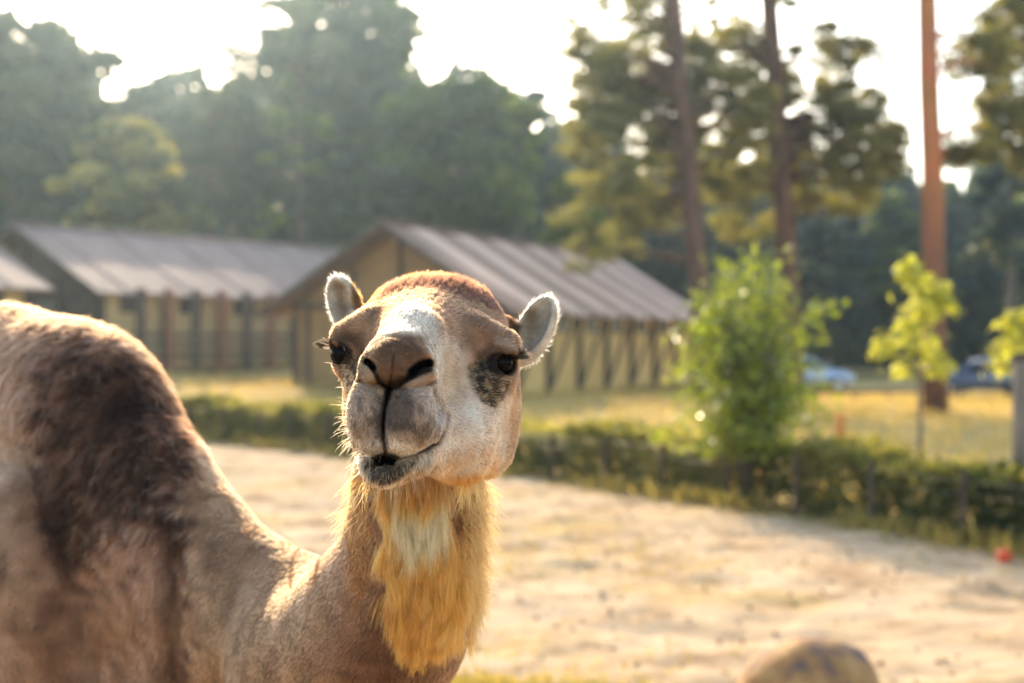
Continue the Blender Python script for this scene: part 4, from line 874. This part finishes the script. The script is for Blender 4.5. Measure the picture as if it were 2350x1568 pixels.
    over(er*soft(cx, cy, [(1310, 700), (1330, 420), (1400, 230), (1480, 120), (1580, 150), (1640, 420), (1500, 640)], 14), (.84, .775, .67))
    over(er*soft(cx, cy, [(1400, 300), (1470, 300), (1500, 420), (1450, 580), (1380, 600)], 40), (.47, .40, .31), .85)  # shade in the ear hollow put into the coat, left ear likewise
    over(er*soft(cx, cy, [(1280, 360), (1330, 350), (1375, 420), (1350, 470), (1290, 440)], 18), (.16, .08, .03), .85)
    over(er*soft(cx, cy, [(90, 440), (90, 100), (180, 50), (270, 90), (310, 330), (200, 450)], 14), (.84, .775, .67))
    over(er*soft(cx, cy, [(180, 130), (235, 140), (270, 330), (215, 400), (190, 300)], 30), (.47, .40, .31), .8)
    over(er*soft(cx, cy, [(285, 120), (360, 200), (400, 290), (340, 330), (290, 300)], 14), (.33, .20, .10), .8)
    # beard base
    over(nk*soft(u, v, BEARD, 20), (.46, .30, .14), .8)
    c *= (1+.10*n1+.07*n3)[:, None]
    return np.clip(c, .008, .9)
me = np_mesh('camel_body', CV, CQ, smooth=True)
CC = coat(CV)
at = me.attributes.new('coat', 'FLOAT_COLOR', 'POINT'); at.data.foreach_set('color', np.concatenate([np.clip(CC*np.array([1.08, .99, .89]), 0, 1)**1.4*.8, np.ones((len(CC), 1))], 1).astype(np.float32).ravel())
def b_skin(n, l, b):
    a = N(n, 'ShaderNodeAttribute', attribute_name='coat'); nz = N(n, 'ShaderNodeTexNoise'); nz.inputs['Scale'].default_value = 260; nz.inputs['Detail'].default_value = 4
    mx = N(n, 'ShaderNodeMix', data_type='RGBA', blend_type='MULTIPLY'); mx.inputs[0].default_value = .6
    l.new(a.outputs['Color'], mx.inputs[6]); l.new(nz.outputs['Fac'], mx.inputs[7])
    l.new(mx.outputs[2], b.inputs['Base Color']); b.inputs['Roughness'].default_value = .85; b.inputs['Specular IOR Level'].default_value = .095
    bp = N(n, 'ShaderNodeBump'); bp.inputs['Strength'].default_value = .35; bp.inputs['Distance'].default_value = .004
    l.new(nz.outputs['Fac'], bp.inputs['Height']); l.new(bp.outputs[0], b.inputs['Normal'])
M_SKIN = mat('camel_hide', b_skin)
def b_hair(n, l, b):
    h = N(n, 'ShaderNodeBsdfHairPrincipled', model='CHIANG', parametrization='COLOR'); a = N(n, 'ShaderNodeAttribute', attribute_name='hair_color')
    l.new(a.outputs['Color'], h.inputs['Color']); h.inputs['Roughness'].default_value = .56; h.inputs['Radial Roughness'].default_value = .8; h.inputs['IOR'].default_value = 1.2
    n.remove(b); l.new(h.outputs[0], n['Material Output'].inputs[0])
M_HAIR = mat('camel_hair', b_hair)
def b_eye(n, l, b):
    g = N(n, 'ShaderNodeTexCoord'); b.inputs['Base Color'].default_value = (.004, .003, .002, 1); b.inputs['Roughness'].default_value = .04; b.inputs['IOR'].default_value = 1.40
    b.inputs['Specular IOR Level'].default_value = .09
M_EYE = mat('wet_dark_eye', b_eye)

camel = tag(empty('camel', (-1.0, 3.1, 0)), 'brown one-humped camel with golden beard facing the lens', 'camel')
def child(name, data, m, parent=camel):
    o = bpy.data.objects.new(name, data); COL.objects.link(o)
    if m: data.materials.append(m)
    o.parent = parent; o.matrix_parent_inverse = Matrix.Translation(-Vector(parent.location)) if parent is camel else Matrix()
    return o
body = child('body', me, M_SKIN)
tri = np.concatenate([CQ[:, [0, 1, 2]], CQ[:, [0, 2, 3]]])
fn = np.cross(CV[tri[:, 1]]-CV[tri[:, 0]], CV[tri[:, 2]]-CV[tri[:, 0]]); fa = np.linalg.norm(fn, axis=1)/2
VN = np.zeros_like(CV)
for k in range(3): np.add.at(VN, tri[:, k], fn)
VN /= np.linalg.norm(VN, axis=1)[:, None]+1e-12
TC = CV[tri].mean(1); CAMP = np.array([0, 0, H])
TV = ((fn/(2*fa[:, None]+1e-15))*(CAMP-TC)).sum(1)/np.linalg.norm(CAMP-TC, axis=1)      # facing the photographer's side
tu, tv = to_u(TC); tcx, tcy = to_c(TC); tD = TC[:, 1]
isear = (tD > 2.255) & (((tcx > 1320) & (tcy < 700)) | ((tcx < 330) & (tcy < 450)))
ishead = (tD < 2.42) & (tcy < 1420)
def sample(wt, n):
    wt = wt*fa; f = rng.choice(len(fa), n, p=wt/wt.sum()); a, b = rng.random(n), rng.random(n); m = a+b > 1; a[m] = 1-a[m]; b[m] = 1-b[m]
    t = tri[f]; W = np.stack([1-a-b, a, b], 1)[:, :, None]
    p = (CV[t]*W).sum(1); nn = (VN[t]*W).sum(1); nn /= np.linalg.norm(nn, axis=1)[:, None]
    return p, nn
def unit(v): return v/(np.linalg.norm(v, axis=1)[:, None]+1e-12)
def tang(v, n): return unit(v-n*(v*n).sum(1)[:, None])
def make_hair(name, pts, rad, col, m=None):
    "pts (n,k,3), rad (k) relative or (n,k), col (n,3)"
    n, k = pts.shape[:2]; hc = bpy.data.hair_curves.new(name); hc.add_curves([k]*n)
    hc.attributes['position'].data.foreach_set('vector', pts.astype(np.float32).ravel())
    ra = hc.attributes.get('radius') or hc.attributes.new('radius', 'FLOAT', 'POINT'); ra.data.foreach_set('value', np.broadcast_to(rad, (n, k)).astype(np.float32).ravel())
    ca = hc.attributes.new('hair_color', 'FLOAT_COLOR', 'CURVE'); ca.data.foreach_set('color', np.concatenate([col, np.ones((n, 1))], 1).astype(np.float32).ravel())
    return child(name, hc, m or M_HAIR)
def strands(p, nn, comb, L, lift, bend, k=4, jit=.25, curl=0):
    "start along normal*lift+comb, turn towards comb/down as it grows"
    n = len(p); j = rng.normal(size=(n, 3))*jit; lift = np.reshape(lift, (-1, 1)); d0 = unit(nn*lift+comb+j*.6); d1 = unit(comb+bend+nn*.10+j)
    t = np.linspace(0, 1, k)[None, :, None]; out = np.empty((n, k, 3)); x = p-nn*.0003; out[:, 0] = x; s = L/(k-1)
    for i in range(1, k):
        f = (i-1)/max(1, k-2); d = unit(d0*(1-f)+d1*f+(rng.normal(size=(n, 3))*curl if curl else 0)); x = x+d*s[:, None]; out[:, i] = x
    return out
def tint(c, lo=.72, hi=1.22):
    c = c**1.6*.80; g = rng.uniform(lo, hi, (len(c), 1)); return np.clip(c*g*(1+rng.normal(size=c.shape)*.025), .006, .93)
NOSE = C(545, 780, 1.84)
# --- short coat of the head
n = 185000
wt = ishead*np.where(TV > -.25, 1., .12)*np.where(isear, .0, 1.)
p, nn = sample(wt, n); cx, cy = to_c(p); D = p[:, 1]
comb = tang((p-NOSE)*np.array([1, 1.2, 1]), nn)
lipm = sstep(D, 2.0, 1.95)*sstep(cy, 860, 960); side = np.sign(cx-497)
lipd = np.stack([.35*side, np.zeros(n), -np.ones(n)], 1); comb = tang(comb*(1-lipm[:, None])+lipd*lipm[:, None]*2, nn)
L = np.full(n, .0068); L = np.where(D < 2.0, .0050, L); L = np.where(inpoly(cx, cy, [(480, 470), (760, 460), (830, 640), (820, 780), (530, 830), (320, 780), (360, 580)]) & (D < 2.0), .0026, L)
crown = sstep(cy, 270, 180)*sstep(D, 2.14, 2.2); L = L+crown*.007; under = sstep(cy, 1330, 1390)*(D > 1.99); L = L+under*.006
L = np.where((cy > 1230) & (D < 2.0), .0075, L)
L = L*rng.uniform(.6, 1.25, n)*(1+.2*noise(p, .012, 31))
kill = np.minimum(np.linalg.norm(p-EYE_R, axis=1), np.linalg.norm(p-EYE_L, axis=1)) < .0245
kill |= (pline(cx, cy, [(672, 708), (700, 683), (740, 660), (776, 652)]) < 20) & (D < 2) | (pline(cx, cy, [(386, 642), (406, 654), (428, 682)]) < 19) & (D < 2) | (pline(cx, cy, [(450, 1278), (500, 1262), (552, 1274)]) < 36) & (D < 2)
q = ~kill; tuft = np.stack([noise(p, .014, 41), noise(p, .014, 42), noise(p, .014, 43)], 1)*.22
S = strands(p[q], nn[q], tang(comb[q]+tuft[q], nn[q]), L[q], (.30+.2*crown)[q], (np.array([0, 0, -.15])-np.array([0, 0, -.9])*crown[:, None])[q], 4, .13)
hc_ = tint(coat(p[q])*np.array([1.06, 1.0, .94]), .84, 1.14); pq = p[q]; qx, qy = to_c(pq); mzm = (pq[:, 1] < 1.99)*soft(qx, qy, [(260, 840), (500, 820), (850, 820), (900, 1000), (840, 1160), (500, 1240), (290, 1200)], 20)
spk = rng.random(len(pq)); hc_ *= np.where((spk < .36) & (mzm > .4), .24, np.where((spk > .75) & (mzm > .4), 1.45, 1.0))[:, None]
npad = (pq[:, 1] < 1.99) & inpoly(qx, qy, [(495, 515), (560, 465), (690, 480), (745, 545), (812, 700), (640, 760), (530, 815), (370, 620)]); hc_ *= np.where((spk < .35) & npad, .45, np.where((spk > .8) & npad, 1.7, 1.0))[:, None]
ue = (pq[:, 1] < 2.3)*np.maximum(soft(qx, qy, [(1040, 640), (1120, 650), (1180, 740), (1300, 760), (1260, 860), (1200, 940), (1120, 910), (1050, 800)], 26), soft(qx, qy, [(210, 680), (300, 640), (350, 600), (390, 620), (345, 720), (330, 810), (280, 860), (235, 780)], 20)) > .5
sk2 = noise(pq, .010, 21, (1, 1, 2.5))+.8*rng.normal(size=len(pq)); hc_ = np.where((ue & (sk2 > .25))[:, None], np.array([.02, .015, .012]), np.where((ue & (sk2 < -.3))[:, None], np.array([.36, .24, .11]), hc_))
lo_ = (pq[:, 1] < 2.0) & (qy > 1245); hc_ = np.where(((spk > .70) & lo_)[:, None], np.array([.46, .39, .27])*rng.uniform(.6, 1.2, (len(pq), 1)), hc_)
make_hair('head_fur', S, np.array([.00026, .00025, .00019, .00006])[None], np.clip(hc_, .006, .9))
# --- ears
n = 42000
p, nn = sample(isear*1., n); cx, cy = to_c(p)
ax = np.where((cx > 700)[:, None], np.array([.45, .1, 1]), np.array([-.36, .1, 1])); ctr = np.where((cx > 700)[:, None], C(1455, 430, 2.30), C(235, 270, 2.335))
out = unit(p-ctr); comb = tang(ax*.5+out*1.0, nn); L = rng.uniform(.004, .010, n)*(1+.4*sstep(np.linalg.norm(p-ctr, axis=1), .02, .045))
S = strands(p, nn, comb, L, .35, out*.5, 4, .3)
make_hair('ear_fur', S, np.array([.00021, .00020, .00014, .00004])[None], tint(coat(p), .8, 1.2))
# --- trunk and neck
n = 190000
wt = (~ishead)*np.where(TV > -.15, 1., .05)*np.where((tu > -150) & (tv < 1700), 1., .06)/np.maximum(tD-1.2, .5)**1.5
p, nn = sample(wt, n); u, v = to_u(p); D = p[:, 1]
shag = soft(u, v, [(-300, 640), (250, 680), (420, 780), (470, 1000), (430, 1230), (250, 1300), (120, 1330), (70, 1000), (-300, 900)], 40)*(D > 2.55)
comb = tang(np.array([0, 0, -1.])+BD*.35+np.stack([noise(p, .11, 51), noise(p, .11, 52), noise(p, .11, 53)], 1)*.20, nn)
tuft = np.stack([noise(p, .03, 54), noise(p, .03, 55), noise(p, .03, 56)], 1)*(.18+.45*shag[:, None]-.10*sstep(u, 430, 560)[:, None])
L = (.012+.019*shag-.0045*sstep(u, 430, 560))*rng.uniform(.6, 1.3, n)
crease = (v < 1320) & (v > 1200) & (u > 640) & (u < 800)
S = strands(p, nn, tang(comb+tuft, nn)*(1+.5*shag[:, None]), L, .30+.35*shag-.14*sstep(u, 430, 560), np.array([0, 0, -.25]), 4, .22)
make_hair('body_fur', S, np.array([.00052, .00050, .00036, .00010])[None], tint(coat(p)*np.array([1.10, 1.03, .975]), .7, 1.25))
# --- beard: long golden hair on the throat
n = 15000
inb = soft(tu+14*noise(TC, .05, 68), tv, BEARD, 16)*(tD < 2.72)*(tD > 2.21)*((TV > -.45) | (tu > 1040))
p, nn = sample(inb, n); u, v = to_u(p)
ed = sstep(u, 1030, 1085)
L = (.050+.018*rng.random(n))*(1-.55*sstep(v, 1400, 1520))*(1+.3*ed)
tuft = np.stack([noise(p, .03, 61, (1, 1, 4)), noise(p, .03, 62, (1, 1, 4)), np.zeros(n)], 1)*.32
comb = tang(np.array([0., 0, -1])+tuft+np.stack([-.12*sstep(v, 1300, 1450), np.zeros(n), np.zeros(n)], 1), nn)
S = strands(p, nn, comb, L, .20, np.array([0, 0, -.8]), 7, .12, .06)
gold, cream, rust = np.array([.86, .445, .175]), np.array([.88, .70, .46]), np.array([.60, .31, .13])
tip = S[:, 3]; bu, bv = to_u(tip)
cw = soft(bu+10*noise(tip, .02, 65), bv+12*noise(tip, .02, 66), [(893, 1150), (935, 1170), (985, 1165), (1015, 1140), (1035, 1150), (1030, 1270), (980, 1262), (940, 1290), (905, 1270)], 16)[:, None]
bc = gold+(cream-gold)*cw; rw = (sstep(bv, 1190, 1115)*.9)[:, None]; bc = bc+(rust-bc)*rw
br = np.clip(noise(p, .02, 67, (1, 1, 3))*.5+.1, 0, .6)[:, None]*sstep(bv, 1270, 1330)[:, None]; bc = bc*(1-br)+np.array([.36, .22, .12])*br
make_hair('beard', S, np.array([.00038]*4+[.0003, .0002, .00006])[None], tint(bc, .7, 1.25))
# stray locks left of the jaw, on the right edge of the neck and along the nape
n = 2600
wl = soft(tu, tv, [(780, 1080), (850, 1085), (850, 1250), (800, 1240)], 8)*.15*(TV > -.7)+soft(tu, tv, [(1055, 1100), (1110, 1100), (1100, 1400), (1040, 1420)], 8)*(TV > -.8)
p, nn = sample(wl*(tD < 2.7), n); u, v = to_u(p)
cl = rng.integers(0, 34, n); cj = rng.normal(size=(34, 3))*np.array([.5, .3, .25])
comb = unit(np.array([0, 0, -1.])+cj[cl]*.8+nn*.35)
S = strands(p, nn, comb, rng.uniform(.018, .055, n), .45, cj[rng.permutation(34)][cl]*.7+np.array([0, 0, -.4]), 7, .15, .10)
make_hair('loose_locks', S, np.array([.0003]*4+[.00025, .0002, .00005])[None], tint(np.tile([.60, .34, .14], (n, 1)), .7, 1.25))
# --- whiskers
n = 210
wm = (tD < 2.0)*soft(tcx, tcy, [(250, 900), (330, 900), (500, 1200), (600, 1330), (780, 1230), (830, 1260), (700, 1400), (490, 1460), (330, 1330), (255, 1200)], 10)+.10*soft(tcx, tcy, [(150, 500), (260, 700), (260, 850), (180, 800)], 20)*(tD < 2.25)
p, nn = sample(wm, n)
S = strands(p, nn, unit(p-C(560, 1000, 2.02)), rng.uniform(.012, .036, n), .7, np.array([0, 0, -.35]), 6, .22, .03)
make_hair('whiskers', S, np.array([.00028, .00026, .00022, .00018, .00012, .00005])[None], tint(np.tile([.62, .47, .32], (n, 1)), .6, 1.2))
# --- lashes
for ey, en, s, nm in ((EYE_R, EN_R, 1, 'r'), (EYE_L, EN_L, -1, 'l')):
    Mf = frame(en, (0, 0, 1)); n = 230; a = rng.uniform(-.2, 1.0, n)*math.pi*.5*1.15
    a = math.pi/2-a if s > 0 else math.pi/2+a
    sx = Mf[:, 0]*np.sign((Mf[:, 0]*np.array([1, 0, 0])).sum())
    a = rng.uniform(.10, .86, n)*math.pi
    rim = ey+np.outer(np.cos(a)*.0195, sx)+np.outer(np.sin(a)*.0165, Mf[:, 2])+en*.0135
    rad = np.outer(np.cos(a), sx)+np.outer(np.sin(a)*.55, Mf[:, 2]); outw = np.maximum(0, np.cos(a)*s)
    S = strands(rim, np.tile(en, (n, 1)), unit(en*.9+rad*.55), (.013+.014*outw)*rng.uniform(.7, 1.2, n), .5, rad*.6+np.array([0, 0, .10]), 6, .10)
    make_hair('eyelashes', S, np.array([.0008, .0008, .0007, .0006, .0004, .0002])[None], np.tile([.012, .010, .008], (n, 1)))
# --- eyes
def eyeball():
    V, Q = [], []; nu, nv = 32, 20
    for j in range(nv+1):
        for i in range(nu):
            t, f = j/nv*math.pi, i/nu*2*math.pi; r = .0203*(1+.07*max(0, math.cos(t))**8)
            V.append((r*math.sin(t)*math.cos(f), r*math.sin(t)*math.sin(f), r*math.cos(t)))
    for j in range(nv):
        for i in range(nu): Q.append((j*nu+i, (j+1)*nu+i, (j+1)*nu+(i+1) % nu, j*nu+(i+1) % nu))
    return np_mesh('eye', V, Q, smooth=True)
em = eyeball(); em.materials.append(M_EYE)
for ey, en in ((EYE_R, EN_R), (EYE_L, EN_L)):
    o = child('eye', em, None); o.matrix_parent_inverse = Matrix(); o.location = Vector(ey)-camel.location; o.rotation_euler = Vector(en).to_track_quat('Z', 'Y').to_euler()
